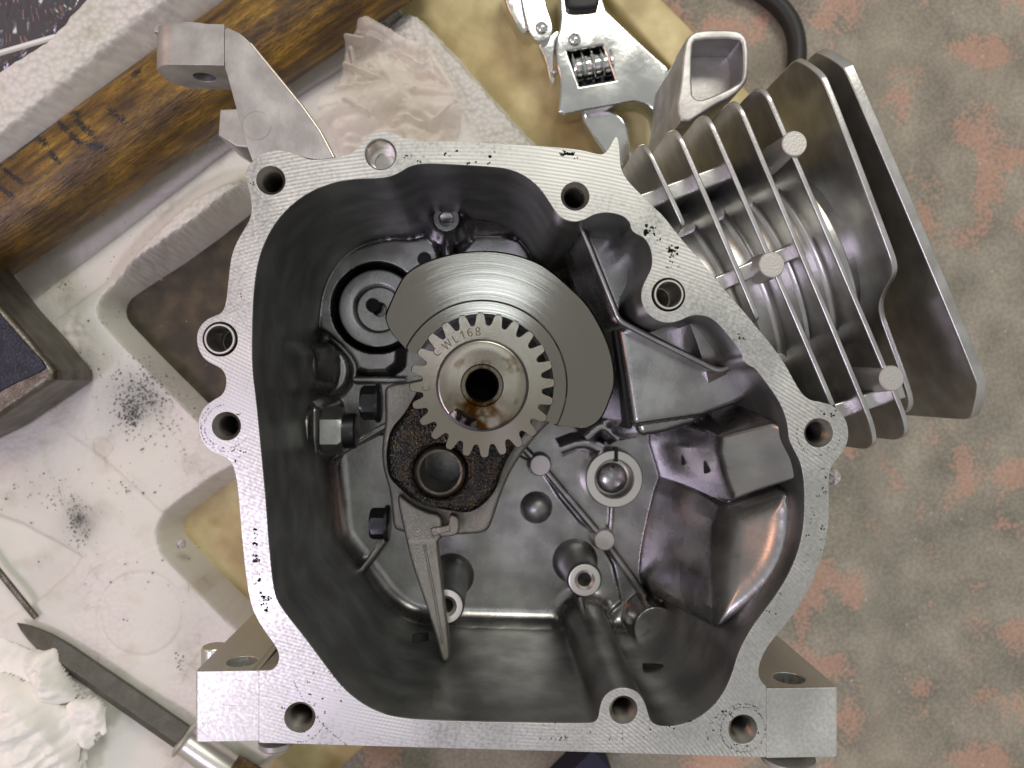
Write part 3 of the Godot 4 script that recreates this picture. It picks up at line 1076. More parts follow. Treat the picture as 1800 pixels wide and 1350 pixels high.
	# ribs cast on the floor and walls
	for r in [[[690, 742, 640, 770, 565, 815], -80, 2.8, 3.6], [[565, 815, 572, 880, 583, 958, 625, 1016], -81.5, 2.0, 3.4], [[676, 948, 650, 985, 625, 1016], -80, 3.4, 4.4], [[625, 1016, 655, 1050, 690, 1082], -82, 1.8, 3.2],
			[[905, 772, 950, 818], -80.5, 3.0, 4.2], [[955, 822, 1010, 888, 1063, 950], -79.5, 3.0, 4.4], [[1063, 950, 1105, 1008, 1146, 1066], -79.5, 3.2, 4.6], [[1076, 893, 1075, 920, 1070, 950], -81, 2.4, 3.6],
			[[622, 668, 695, 668, 712, 668], -79, 3.0, 4.5], [[580, 592, 604, 612, 625, 640, 622, 668], -80, 2.0, 4.0], [[500, 822, 530, 826, 560, 818], -76, 1.6, 3.0], [[1020, 1050, 1026, 1085], -72, 3.0, 5.0], [[786, 415, 787, 470], -76, 4.0, 5.0],
			[[1030, 770, 1060, 742, 1090, 770], -72, 5.0, 9.0], [[985, 790, 1025, 775, 1060, 790], -76, 5.0, 8.0]]:
		s = Soup.new()
		rib(s, resample_open(chaikin(pts(r[0], r[1]), 2, false), 1.2), r[1], r[1] - 7, r[2], r[3])
		part("rib", s, M.cast, t, 50.0, HIGH)
	# the thin wall of the breather chamber
	s = Soup.new()
	rib(s, resample_open(chaikin(pts([1020, 394, 1034, 425, 1083, 548, 1088, 560, 1100, 570, 1250, 645, 1262, 650, 1278, 649, 1306, 632], -18), 2, false), 1.0), -18, -60, 2.1, 4.6)
	part("chamber_rib", s, M.cast, t, 50.0, HIGH)
	# black sheet painting the dark of the cylinder bore under the tappet block
	s = Soup.new()
	var edge := resample_open(pts([1008, 420, 1020, 404, 1052, 480, 1084, 562, 1097, 650, 1108, 736, 1112, 752], -31), 1.5)
	var rim := edge.duplicate()
	for i in range(edge.size() - 1, -1, -1):
		rim.append(edge[i] + Vector2(-1.2, 0.5))
	slab(s, rim, [], -120, -31.5, 0.25)
	part("bore_dark", s, M.hole_dark, t)
	# flat ejector pads
	for p in [[950, 818, 18.5, -78.3], [1063, 950, 18, -77.3]]:
		s = Soup.new()
		var c := spot(p[0], p[1], p[3])
		var r := size_at(p[2], p[3])
		lathe(s, c, [[r + 1.2, -9], [r + 0.3, -1.5], [r, -0.25], [r - 0.3, 0], [0.02, 0]], 28)
		part("ejector_pad", s, M.pad, t, 35.0, HIGH)
	# governor bushing with a slit
	s = Soup.new()
	var c := spot(1080, 842, -73)
	lathe(s, c, [[12.4, -14], [11.6, -3], [11.4, -0.5], [11.0, 0], [7.9, 0], [7.4, -0.5], [7.3, -9], [0.02, -9]], 48)
	part("bushing", s, M.bright, t, 35.0, HIGH)
	s = Soup.new()
	lathe(s, c + Vector3(0.2, -9, 0.4), [[6.2, 0], [6.1, 3.2], [5.4, 4.4], [3.0, 5.2], [0.02, 5.4]], 32)
	part("bushing_plug", s, M.cast, t, 50.0, HIGH)
	s = Soup.new()
	var sc := spot(1083, 801, -73)
	slab(s, PackedVector2Array([Vector2(sc.x - 0.8, sc.z - 3.2), Vector2(sc.x + 0.8, sc.z - 3.2), Vector2(sc.x + 0.8, sc.z + 2.4), Vector2(sc.x - 0.8, sc.z + 2.4)]), [], -76, -72.95, 0.02)
	part("bushing_slit", s, M.hole_dark, t)
	# dome
	s = Soup.new()
	c = spot(943, 893, -84)
	lathe(s, c, [[7.2, -2.5], [6.3, -1.0], [6.0, 0.6], [5.2, 2.2], [3.6, 3.5], [1.8, 4.1], [0.02, 4.3]], 32)
	part("dome", s, M.wall, t, 60.0, HIGH)
	# posts
	for p in [[1028, 1020, 29, 12.5, -56], [784, 1066, 30, 13, -44]]:
		s = Soup.new()
		c = spot(p[0], p[1], p[4])
		var r := size_at(p[2], p[4])
		var q := size_at(p[3], p[4])
		var deep: float = FLOOR - 2.5 - p[4]
		lathe(s, c, [[r + 4.6, deep], [r + 2.2, deep + 1.6], [r + 1.1, deep + 5], [r + 0.5, -2], [r + 0.25, -0.6], [r - 0.2, -0.05]], 36)
		part("post", s, M.wall, t, 60.0, HIGH)
		s = Soup.new()
		lathe(s, c, [[r - 0.2, -0.05], [r - 0.6, 0.05], [q + 1.2, 0.05], [q + 0.25, -0.8], [q, -1.0], [q, -14], [0.02, -14]], 36)
		part("post_face", s, M.bright, t, 35.0, HIGH)
		s = Soup.new()
		lathe(s, c, [[q - 0.05, -6], [0.02, -6.1]], 24)
		part("post_hole", s, M.hole_dark, t, 35.0, HIGH)
	# camshaft bearing rings
	s = Soup.new()
	c = spot(663, 541, -77)
	lathe(s, c, [[16.6, -7], [15.7, -2.6], [15.2, -1.6], [14.6, -1.4], [10.2, -1.5], [9.6, -1.9], [9.2, -5.5], [8.6, -6.3], [3.0, -6.4], [2.6, -6.8], [2.5, -12], [0.02, -12]], 56)
	part("cam_bearing", s, M.cast, t, 35.0, HIGH)
	s = Soup.new()
	c = spot(655, 536, -81)
	lathe(s, c, [[2.9, -4], [2.8, 0], [0.02, 0.02]], 24)
	part("oil_hole", s, M.hole_dark, t, 35.0, HIGH)
	s = Soup.new()
	c = spot(746, 455, -76.9)
	lathe(s, c, [[3.0, -4], [2.8, 0.0], [0.02, 0.02]], 24)
	part("oil_hole", s, M.hole_dark, t, 35.0, HIGH)
	# lug with a drilled seat on the back wall
	s = Soup.new()
	c = spot(785, 386, -57)
	lathe(s, c, [[7.5, -12], [6.4, -3], [5.4, 0.3], [4.6, 1.4], [3.0, 1.4], [2.6, 0.5], [2.4, -1], [0.02, -1.2]], 32)
	part("lug", s, M.cast, t, 50.0, HIGH)
	# threaded plug in the left wall
	var pc := spot(592, 757, -60)
	s = Soup.new()
	lathe(s, Vector3(-70, pc.y, pc.z), [[0.02, 0], [9.9, 0], [9.9, 5.6], [9.2, 6.6], [0.02, 6.7]], 40, X_AXIS)
	part("plug_boss", s, M.cast, t)
	s = Soup.new()
	hex_head(s, Vector3(pc.x - 4.6, pc.y, pc.z), X_AXIS, 8.9, 7.6)
	part("plug_nut", s, M.fin, t)
	s = Soup.new()
	lathe(s, Vector3(pc.x + 2.8, pc.y, pc.z), [[0.02, 0], [6.8, 0], [6.8, 4.2], [6.2, 4.8], [0.02, 4.9]], 32, X_AXIS)
	part("plug_washer", s, M.dark_steel, t)
	# slits and the drain slot
	for sl in [[-53.0, 26.2], [-34.0, 27.0]]:
		var row := int((sl[1] - f.z0) / f.step)
		var col := int((55.0 - f.x0) / f.step)
		while col < f.nx - 1 and f.h[row * f.nx + col] < sl[0]:
			col += 1
		var wx := f.x0 + col * f.step
		s = Soup.new()
		var o := PackedVector2Array()
		for i in 20:
			var an := TAU * i / 20
			o.append(Vector2(sl[0] + cos(an) * 1.0, sl[1] + sin(an) * 3.6 - cos(an) * 0.9))
		slab(s, o, [], wx - 0.25, wx + 2.0, 0.05, Transform3D(Vector3(0, 1, 0), Vector3(0, 0, 1), Vector3(1, 0, 0), Vector3.ZERO))
		part("slit", s, M.hole_dark, t)
	# drain slot and a cast nick in the front wall
	for sl in [[59.8, -40.0, 98.15, 4.6, 1.2, 0.32], [-23.0, -50.0, 89.6, 3.0, 0.8, -0.3]]:
		s = Soup.new()
		var o := PackedVector2Array()
		for i in 24:
			var an := TAU * i / 24
			o.append(Vector2(sl[0], sl[1]) + Vector2(cos(an) * sl[3], sin(an) * sl[4] * (1.0 - 0.4 * absf(cos(an)))).rotated(sl[5]))
		slab(s, o, [], sl[2], sl[2] + 3.0, 0.05, Transform3D(Vector3(1, 0, 0), Vector3(0, 1, 0), Vector3(0, 0, 1), Vector3.ZERO))
		part("drain_slot", s, M.hole_dark, t)

func resample_open(p: PackedVector2Array, step: float) -> PackedVector2Array:
	var q := PackedVector2Array()
	for i in p.size() - 1:
		if q.is_empty() or q[q.size() - 1].distance_to(p[i]) > 0.1:
			q.append(p[i])
		var m := int(ceil(p[i].distance_to(p[i + 1]) / step))
		for k in range(1, m):
			q.append(p[i].lerp(p[i + 1], float(k) / m))
	q.append(p[p.size() - 1])
	return q

func hex_head(s: Soup, c: Vector3, ax: Basis, r: float, high: float) -> void:       # chamfered hexagon standing on c
	var rr := []
	for l in [[0.001, 0.0], [1.0, 0.0], [1.0, high - r * 0.16], [0.9, high - 0.05], [0.86, high], [0.001, high]]:
		var ring := PackedVector3Array()
		for i in 36:
			var a := TAU * i / 36
			var hexr := r * cos(PI / 6) / cos(fmod(a, PI / 3) - PI / 6)
			var rad: float = hexr if l[0] >= 1.0 else minf(hexr, r * l[0])
			if l[0] < 0.01:
				rad = 0.01
			ring.append(c + ax * Vector3(cos(a) * rad, l[1], sin(a) * rad))
		rr.append(ring)
	s.rings(rr)

func build_feet(t: Node3D) -> void:
	# feet: plates standing on edge, drilled from side to side; the drilling runs along z
	var along := Transform3D(Vector3(1, 0, 0), Vector3(0, 1, 0), Vector3(0, 0, 1), Vector3.ZERO)
	var z0 := flat(400, 1179, 0).y
	var z1 := flat(400, 1304.5, 0).y
	var xl := flat(342.5, 1240, 0).x
	var xm := flat(455, 1240, 0).x
	var s := Soup.new()
	var o := PackedVector2Array([Vector2(xl, -95), Vector2(xl, -0.9), Vector2(xl + 0.3, -0.3), Vector2(xl + 0.9, 0), Vector2(xm - 0.03, 0), Vector2(xm - 0.03, -95)])
	slab(s, o, [circle(Vector2(-72.5, -7.4), 4.4, 28), circle(Vector2(-72.5, -76), 4.4, 28)], z0, z1, 0.35, along, 260.0, 2)
	fix_uv(s)
	part("foot", s, M.milled, t)
	s = Soup.new()
	var yr0 := flat(1400, 1209, 0).y
	var yr1 := flat(1400, 1332.5, 0).y
	var xr := flat(1474, 1270, 0).x
	var xq := flat(1347, 1270, 0).x
	o = PackedVector2Array([Vector2(xq + 0.03, -95), Vector2(xq + 0.03, 0), Vector2(xr - 1.2, 0), Vector2(xr - 0.4, -0.4), Vector2(xr, -1.2), Vector2(xr, -95)])
	slab(s, o, [circle(Vector2(spot(1388, 1191, -7).x, -7.6), 4.6, 28), circle(Vector2(spot(1388, 1191, -7).x, -76), 4.6, 28)], yr0, yr1, 0.5, along, 260.0, 2)
	fix_uv(s)
	part("foot", s, M.milled, t)
	# a stud end that shows beyond the left foot, and the bolt bosses under both feet
	s = Soup.new()
	lathe(s, spot(377, 1152, -22) + Vector3(0, 0, -3), [[0.02, 0], [3.6, 0], [4.0, 0.6], [4.0, 12], [0.02, 12]], 28, Basis(Vector3(1, 0, 0), Vector3(0, 0, 1), Vector3(0, -1, 0)))
	part("stud", s, M.bright, t)
	for b in [[485, 1309, 5.0], [1385, 1336, 8.0]]:
		s = Soup.new()
		lathe(s, spot(b[0], b[1], -6) + Vector3(0, 0, -1.4), [[0.02, 0], [b[2], 0], [b[2], 1.4], [b[2] - 0.6, 2.0], [0.02, 2.0]], 32, Basis(Vector3(1, 0, 0), Vector3(0, 0, 1), Vector3(0, -1, 0)))
		part("boss", s, M.raw, t)

func fix_uv(s: Soup) -> void:                  # lay the face picture over the level top again
	for i in s.p.size():
		s.uv[i] = Vector2(s.p[i].x, s.p[i].z) / 260.0 + Vector2(0.5, 0.5)

func build_arm(t: Node3D) -> void:
	var along := Transform3D(Vector3(1, 0, 0), Vector3(0, 1, 0), Vector3(0, 0, 1), Vector3.ZERO)
	var s := Soup.new()
	var o := chaikin(pts([394.5, 118, 394.5, 70, 394.5, 47, 410, 53, 424, 60, 441, 76, 531, 186, 562, 228, 584, 268, 589, 277, 560, 281, 530, 276, 505, 268, 483, 266, 462, 270, 448, 281, 442, 283, 415, 190, 399, 130], -1.0), 1, true)
	slab(s, resample(o, 2.5), [], -14, -1.0, 0.2)
	part("arm", s, M.raw, t)
	s = Soup.new()
	rib(s, resample_open(pts([440, 76, 531, 187, 561, 229, 586, 276], -0.7), 1.2), -0.75, -3, 0.7, 1.2)
	part("casting_flash", s, M.bright, t, 50.0, HIGH)
	s = Soup.new()
	var zt := flat(330, 41, -1).y
	var zb := flat(330, 114, -1).y
	var x0 := flat(263, 80, -1).x
	var x1 := flat(394, 80, -1).x
	var e := PackedVector2Array()
	for k in 9:
		var a := PI + PI / 2 * k / 8
		e.append(Vector2(x0 + 6 + 6 * cos(a), -7 - 6 * sin(a)))
	e.append_array([Vector2(x1, -1.0), Vector2(x1, -19), Vector2(x0 + 5, -19), Vector2(x0 + 0.5, -14)])
	slab(s, resample(e, 2.0), [circle(Vector2(x0 + 12.4, -9.8), 3.3, 24)], zt, zb, 0.2, along)
	part("arm_end", s, M.raw, t)
	s = Soup.new()
	slab(s, resample(chaikin(pts([270, 44, 292, 37, 340, 37, 380, 44, 394, 52, 394, 60, 270, 60], -3), 1), 2.0), [], -17, -3.0, 0.4)
	part("arm_back", s, M.raw, t)
	s = Soup.new()
	lathe(s, spot(451, 221, -1), [[4.3, -0.5], [4.25, -0.02], [4.0, 0.14], [0.02, 0.16]], 40)
	part("ejector_pad", s, M.raw, t, 30.0, HIGH)
	s = Soup.new()
	slab(s, pts([386, 192, 424, 190, 470, 262, 415, 258, 383, 238], -58), [], -84, -58, 0.8)
	part("lug", s, M.raw, t)

func fin(t: Node3D, a: Vector3, b: Vector3, thick: float, bottom: float, prof: Array) -> void:     # prof: (along from a or, if negative, back from b; drop below the top) pairs
	var d := Vector3(b.x - a.x, 0, b.z - a.z)
	var L := d.length()
	d /= L
	var nn := Vector3(-d.z, 0, d.x)
	var o := PackedVector2Array([Vector2(prof[0][0] if prof[0][0] >= 0 else 0.0, bottom)])
	for q in prof:
		o.append(Vector2(q[0] if q[0] >= 0 else L + q[0], a.y - q[1]))
	o.append(Vector2(o[o.size() - 1].x, bottom))
	o = resample(chaikin(o, 3), 3.0)
	var s := Soup.new()
	slab(s, o, [], -thick / 2, thick / 2, 0.55, Transform3D(d, Vector3.UP, nn, Vector3(a.x, 0, a.z)), 260.0, 3)
	part("cooling_fin", s, M.fin, t)

func build_cylinder(t: Node3D) -> void:
	var y := -10.0
	var round1 := [[0.0, 14.0], [0.0, 7.0], [1.2, 2.4], [5.0, 0.2], [9.0, 0.0]]
	var flats := [
		[1131, 243, 1206, 402, 1.7, [[-3.0, 0.0], [-0.8, 1.2], [0 - 0.01, 5.0], [0 - 0.01, 14.0]]],
		[1186, 217, 1336, 566, 1.8, [[-3.0, 0.0], [-0.8, 1.2], [0 - 0.01, 5.0], [0 - 0.01, 14.0]]],
		[1240, 191, 1468, 718, 1.8, [[-2.0, 0.0], [-0.5, 1.0], [-0.01, 8.0]]],
		[1293, 166, 1556, 796, 1.8, [[-14.0, 0.0], [-8.0, 1.0], [-3.0, 3.6], [-0.8, 8.0], [-0.01, 14.0]]],
		[1340, 141, 1612, 779, 1.8, [[-14.0, 0.0], [-8.0, 0.8], [-3.0, 3.0], [-0.8, 8.0], [-0.01, 14.0]]]]
	for q in flats:
		fin(t, spot(q[0], q[1], y), spot(q[2], q[3], y), q[4], -80, round1 + q[5])
	fin(t, spot(1428, 74, y), spot(1690, 768, y), 2.2, -82, [[0.0, 20.0], [0.0, 12.0], [1.5, 9.0], [9.0, 1.6], [14.0, 0.0], [68.0, 0.0], [74.0, 0.4], [77.5, 3.0], [81.6, 11.5], [85.0, 16.0], [89.0, 18.0], [94.0, 18.2], [117.0, 18.6], [122.5, 21.0], [125.5, 27.0], [125.5, 36.0]])
	fin(t, spot(1470, 58, y), spot(1760, 744, y), 3.6, -84, [[0.0, 20.0], [0.0, 12.0], [1.0, 9.5], [9.0, 1.5], [13.0, 0.0], [-16.0, 0.0], [-12.0, 1.8], [-3.0, 9.6], [-1.0, 12.5], [-1.0, 24.0]])
	# the barrel the fins grow from
	var fa := spot(1240, 191, y)
	var fb := spot(1468, 718, y)
	var d := (fb - fa).normalized()
	var ax := Vector3(d.z, 0, -d.x)                 # along the cylinder, away from the crank
	var c0 := spot(849, 677, -62) + d * 5.0
	c0.y = -62
	var bas := Basis(d, ax, Vector3.UP)
	var s := Soup.new()
	lathe(s, c0 + ax * 69, [[0.02, 0], [43, 0], [43, 55.5], [42.6, 56.2], [34, 56.4], [33, 66], [0.02, 66]], 72, bas)
	part("cylinder_barrel", s, M.fin, t, 35.0)
	for col in [[-24.0, -26.0, 8.5, 62, 57], [25.0, -27.0, 9.0, 84, 42]]:
		s = Soup.new()
		lathe(s, c0 + ax * col[3] + d * col[0] + Vector3(0, col[1] - col[2] + 62, 0), [[0.02, 0], [col[2], 0], [col[2], col[4]], [0.02, col[4]]], 40, bas)
		part("bolt_column", s, M.fin, t)
	# fillets where fins meet the barrel
	for q in [[1240, 191], [1293, 166], [1340, 141], [1186, 217]]:
		var p := spot(q[0], q[1], y)
		var along := (p - c0).dot(ax)
		s = Soup.new()
		lathe(s, c0 + ax * (along - 3.4), [[42.95, 0.0], [43.15, 1.2], [43.7, 2.1], [44.9, 2.8], [46.5, 3.1], [46.5, 3.7], [44.9, 4.0], [43.7, 4.7], [43.15, 5.6], [42.95, 6.8]], 72, bas)
		part("fin_root", s, M.fin, t, 60.0, c0 + Vector3(0, 4000, 0))
	# cross bars and ejector pads
	for br in [[1122, 358, 1290, 297, 5.4, -15.5], [1262, 500, 1412, 434, 5.2, -15.0], [1470, 724, 1590, 685, 5.2, -16.0], [1180, 478, 1196, 470, 4, -20]]:
		s = Soup.new()
		var p := flat(br[0], br[1], br[5])
		var q := flat(br[2], br[3], br[5])
		var n: Vector2 = (q - p).normalized().orthogonal() * br[4] * 0.5
		slab(s, PackedVector2Array([p + n, q + n, q - n, p - n]), [], br[5] - 22, br[5], 0.7)
		part("cross_bar", s, M.fin, t)
	for p in [[1397, 252, 23], [1357, 465, 23.5], [1568, 665, 23]]:
		s = Soup.new()
		var r := size_at(p[2], -9)
		lathe(s, spot(p[0], p[1], -9), [[r + 2.0, -40], [r + 0.7, -12], [r, -0.3], [r - 0.3, 0], [0.02, 0]], 36)
		part("ejector_pad", s, M.pad, t, 30.0, HIGH)
	# hollow lug beyond the fins
	s = Soup.new()
	var lug := resample(chaikin(pts([1200, 222, 1188, 190, 1196, 153, 1202, 80, 1210, 62, 1228, 52, 1290, 51, 1309, 59, 1317, 78, 1317, 132, 1310, 148, 1292, 167, 1252, 188], -30), 1), 1.5)
	var pit := resample(chaikin(pts([1217, 80, 1224, 69, 1298, 68, 1306, 78, 1306, 136, 1297, 148, 1238, 175, 1224, 175, 1216, 163], -30), 1), 1.2)
	slab(s, lug, [pit], -44, -30, 0.9)
	part("hollow_lug", s, M.raw, t)
	s = Soup.new()
	slab(s, offset(lug, -0.3), [], -75, -43.5, 0.3)
	part("hollow_lug_base", s, M.raw, t)

# ------------------------------------------------------------------ crankshaft and rod
func build_crank() -> void:
	var c := spot(848, 677, -17)
	var t := thing("crankshaft", "steel crankshaft with half-round counterweight and threaded shaft end, standing in the crankcase", "crankshaft", Vector3(c.x, -84, c.z))
	var C := Vector3(c.x, 0, c.z)
	var s := Soup.new()
	# gear
	var tip := size_at(128, -17)
	var root := size_at(106, -17)
	var outline := func(a: float, grow: float) -> float:
		var ph := fposmod(a - deg_to_rad(-84.2) + deg_to_rad(7.5), deg_to_rad(15)) - deg_to_rad(7.5)
		var q := absf(rad_to_deg(ph))
		var u := 0.5 - 0.5 * tanh(1.9 * cos(PI * q / 7.5) - 0.1) / 0.956
		var r := lerpf(root, tip, clampf(u, 0, 1))
		return r + grow
	var n := 24 * 24
	var rr := []
	var ru := []
	for l in [[-1.0, -28.0], [0.0, -24.6], [0.0, -24.0], [0.0, -17.25], [-0.25, -17.0], [-1.6, -17.0]]:
		var r := PackedVector3Array()
		var u := PackedVector2Array()
		for i in n + 1:
			var a := TAU * i / n
			var rad: float = outline.call(a, l[0]) if l[0] > -1.5 else root - 0.6
			if l[0] == -1.0:
				rad = 6.0
			if i < n:
				r.append(C + Vector3(cos(a) * rad, l[1] if l[0] != -1.0 else -24.6, sin(a) * rad))
			u.append(Vector2(float(i) / n, rad * 0.04))
		rr.append(r)
		ru.append(u)
	for k in 5:
		var r := PackedVector3Array()
		var u := PackedVector2Array()
		var rad := lerpf(root - 0.6, 9.0, (k + 1) / 5.0)
		for i in n + 1:
			var a := TAU * i / n
			if i < n:
				r.append(C + Vector3(cos(a) * rad, -17.0, sin(a) * rad))
			u.append(Vector2(float(i) / n, rad * 0.04))
		rr.append(r)
		ru.append(u)
	s.rings(rr, true, ru)
	var gear := part("gear", s, M.steel, t, 35.0, HIGH)
	# shaft end with keyway
	s = Soup.new()
	var top := 14.0
	var R := size_at(79, top)
	var bore := size_at(38, top)
	var key := deg_to_rad(118)
	rr = []
	ru = []
	for l in [[R, -20.0], [R, top - 0.7], [R - 0.25, top - 0.15], [R - 0.7, top], [R - 3.0, top], [bore + 2, top], [bore, top], [bore - 0.5, top - 0.7], [size_at(30, top), top - 1.1], [size_at(28, top), top - 1.7], [size_at(28, top), top - 6.0]]:
		var r := PackedVector3Array()
		var u := PackedVector2Array()
		for i in 181:
			var a := TAU * i / 180
			var rad: float = l[0]
			var da := wrapf(a - key, -PI, PI)
			var slot := 8.7 / maxf(cos(da), 0.2)
			if absf(da) < 0.36 and l[1] > top - 9:
				rad = minf(rad, slot)
			if i < 180:
				r.append(C + Vector3(cos(a) * rad, l[1], sin(a) * rad))
			u.append(Vector2(i / 180.0, rad * 0.04))
		rr.append(r)
		ru.append(u)
		if l[0] == R and l[1] == -20.0:
			var r2 := PackedVector3Array()
			for i in 180:
				r2.append(C + Vector3(cos(TAU * i / 180) * R, top - 9.0, sin(TAU * i / 180) * R))
			rr.append(r2)
			ru.append(u)
	s.rings(rr, true, ru)
	part("shaft_end", s, M.shaft, t, 35.0, HIGH)
	s = Soup.new()
	lathe(s, C, [[size_at(28, top) - 0.02, top - 4.0], [size_at(28, top) - 0.05, -30], [0.02, -31]], 40)
	part("shaft_bore", s, M.hole_dark, t, 35.0, C + Vector3(0, 60, 0))  # bore coloured near-black for its unlit depth
	s = Soup.new()
	lathe(s, C, [[14.75, -17.2], [14.7, -16.9], [14.4, -16.7], [12.0, -16.6]], 64)
	part("shaft_collar", s, M.dark_steel, t, 35.0, HIGH)
	# lettering rolled into the gear face
	var word := "CWL168"
	var places := [[768, 620], [786, 606], [800, 596], [814, 589], [826, 585], [840, 583]]
	for i in 6:
		letter(word[i], spot(places[i][0], places[i][1], -17), C, 2.5, gear)
	letter("C", spot(749, 683, -17), C, 2.0, gear)
	# counterweight: a sector with a raised hub ring
	var wo := chaikin(pts([713, 614, 704, 604, 687, 585, 675, 560, 680, 543, 703, 493, 717, 476, 743, 460, 787, 446, 833, 440, 883, 441, 933, 454, 967, 473, 1000, 502, 1030, 530, 1053, 566, 1070, 603, 1080, 640, 1082, 677, 1073, 702, 1064, 727, 1050, 745, 1030, 754, 977, 748], -30), 2, false)
	var cc := Vector2(c.x, c.z)
	s = Soup.new()
	rr = []
	ru = []
	var a0 := deg_to_rad(-154.5)
	var a1 := deg_to_rad(29.0)
	var hub := size_at(150, -30)
	var steps := 150
	for l in [["in", -42.0], ["in", -28.8], ["hub", -28.8], ["hub+", -29.2], ["hub++", -30.0], ["mid", -30.0], ["mid2", -30.0], ["out-", -30.0], ["out", -30.6], ["out", -42.0], ["in", -42.0]]:
		var r := PackedVector3Array()
		var u := PackedVector2Array()
		for i in steps + 1:
			var a := lerpf(a0, a1, float(i) / steps)
			var dir := Vector2(cos(a), sin(a))
			var far := hub
			for k in wo.size() - 1:
				var hit = Geometry2D.segment_intersects_segment(cc, cc + dir * 80.0, wo[k], wo[k + 1])
				if hit != null:
					far = maxf(far, cc.distance_to(hit))
			far = maxf(far, size_at(131, -30))
			var h := minf(hub, far - 0.8)
			var rad := size_at(125, -30)
			match l[0]:
				"hub": rad = h - 0.7
				"hub+": rad = h - 0.1
				"hub++": rad = h + 0.1
				"mid": rad = lerpf(h + 0.1, far - 0.6, 0.33)
				"mid2": rad = lerpf(h + 0.1, far - 0.6, 0.66)
				"out-": rad = far - 0.6
				"out": rad = far
			var q := cc + dir * rad
			r.append(Vector3(q.x, l[1], q.y))
			u.append(Vector2(a / TAU, rad * 0.05))
		u.append(u[steps])
		rr.append(r)
		ru.append(u)
	s.rings(rr, false, ru)
	for e in [0, steps]:
		for k in range(1, rr.size() - 2):
			var m: Vector3 = rr[0][e]
			if e == 0:
				s.tri(m, rr[k][e], rr[k + 1][e])
			else:
				s.tri(m, rr[k + 1][e], rr[k][e])
	part("counterweight", s, M.web, t, 30.0)
	# the forged throw below the gear, wet with oil
	s = Soup.new()
	var thr := resample(chaikin(pts([722, 704, 708, 729, 685, 753, 677, 789, 677, 816, 682, 842, 702, 862, 724, 881, 751, 893, 782, 899, 818, 905, 840, 898, 862, 878, 876, 856, 884, 827, 896, 802, 918, 771, 940, 745, 930, 660, 850, 620, 760, 640], -34), 2), 1.6)
	slab(s, thr, [circle(flat(773, 830, -34), size_at(37, -34) + 1.5, 40)], -46, -34, 3.0, LEVEL, 260.0, 6)
	part("throw", s, M.oily, t, 60.0)
	s = Soup.new()
	var pin := flat(773, 830, -34)
	lathe(s, Vector3(pin.x, 0, pin.y), [[size_at(37, -34) + 1.7, -35.6], [size_at(37, -34) + 1.1, -34.3], [size_at(37, -34) + 0.5, -33.95], [size_at(37, -34) - 0.25, -34.2], [size_at(37, -34) - 0.3, -58]], 44)
	part("pin_bore", s, M.worn_steel, t, 40.0, Vector3(pin.x, 30, pin.y))
	s = Soup.new()
	lathe(s, C, [[0.02, -84], [12, -84], [12, -33], [0.02, -33]], 40)
	part("main_journal", s, M.bright, t)

func letter(ch: String, p: Vector3, c: Vector3, high: float, parent: Node3D) -> void:
	var tm := TextMesh.new()
	tm.text = ch
	var f := SystemFont.new()
	f.font_names = PackedStringArray(["Droid Sans"])
	tm.font = f
	tm.font_size = 32
	tm.pixel_size = high * 0.001 / 23.0
	tm.depth = 0.00004
	tm.curve_step = 1.0
	var o := put("engraved_letter", tm, M.mark, parent)
	var out := Vector3(p.x - c.x, 0, p.z - c.z).normalized()
	var right := out.cross(Vector3.UP) * -1.0
	right = Vector3(-out.z, 0, out.x)
	o.transform = Transform3D(Basis(right, out, Vector3.UP), o.position + Vector3(p.x, -16.985, p.z) * 0.001)

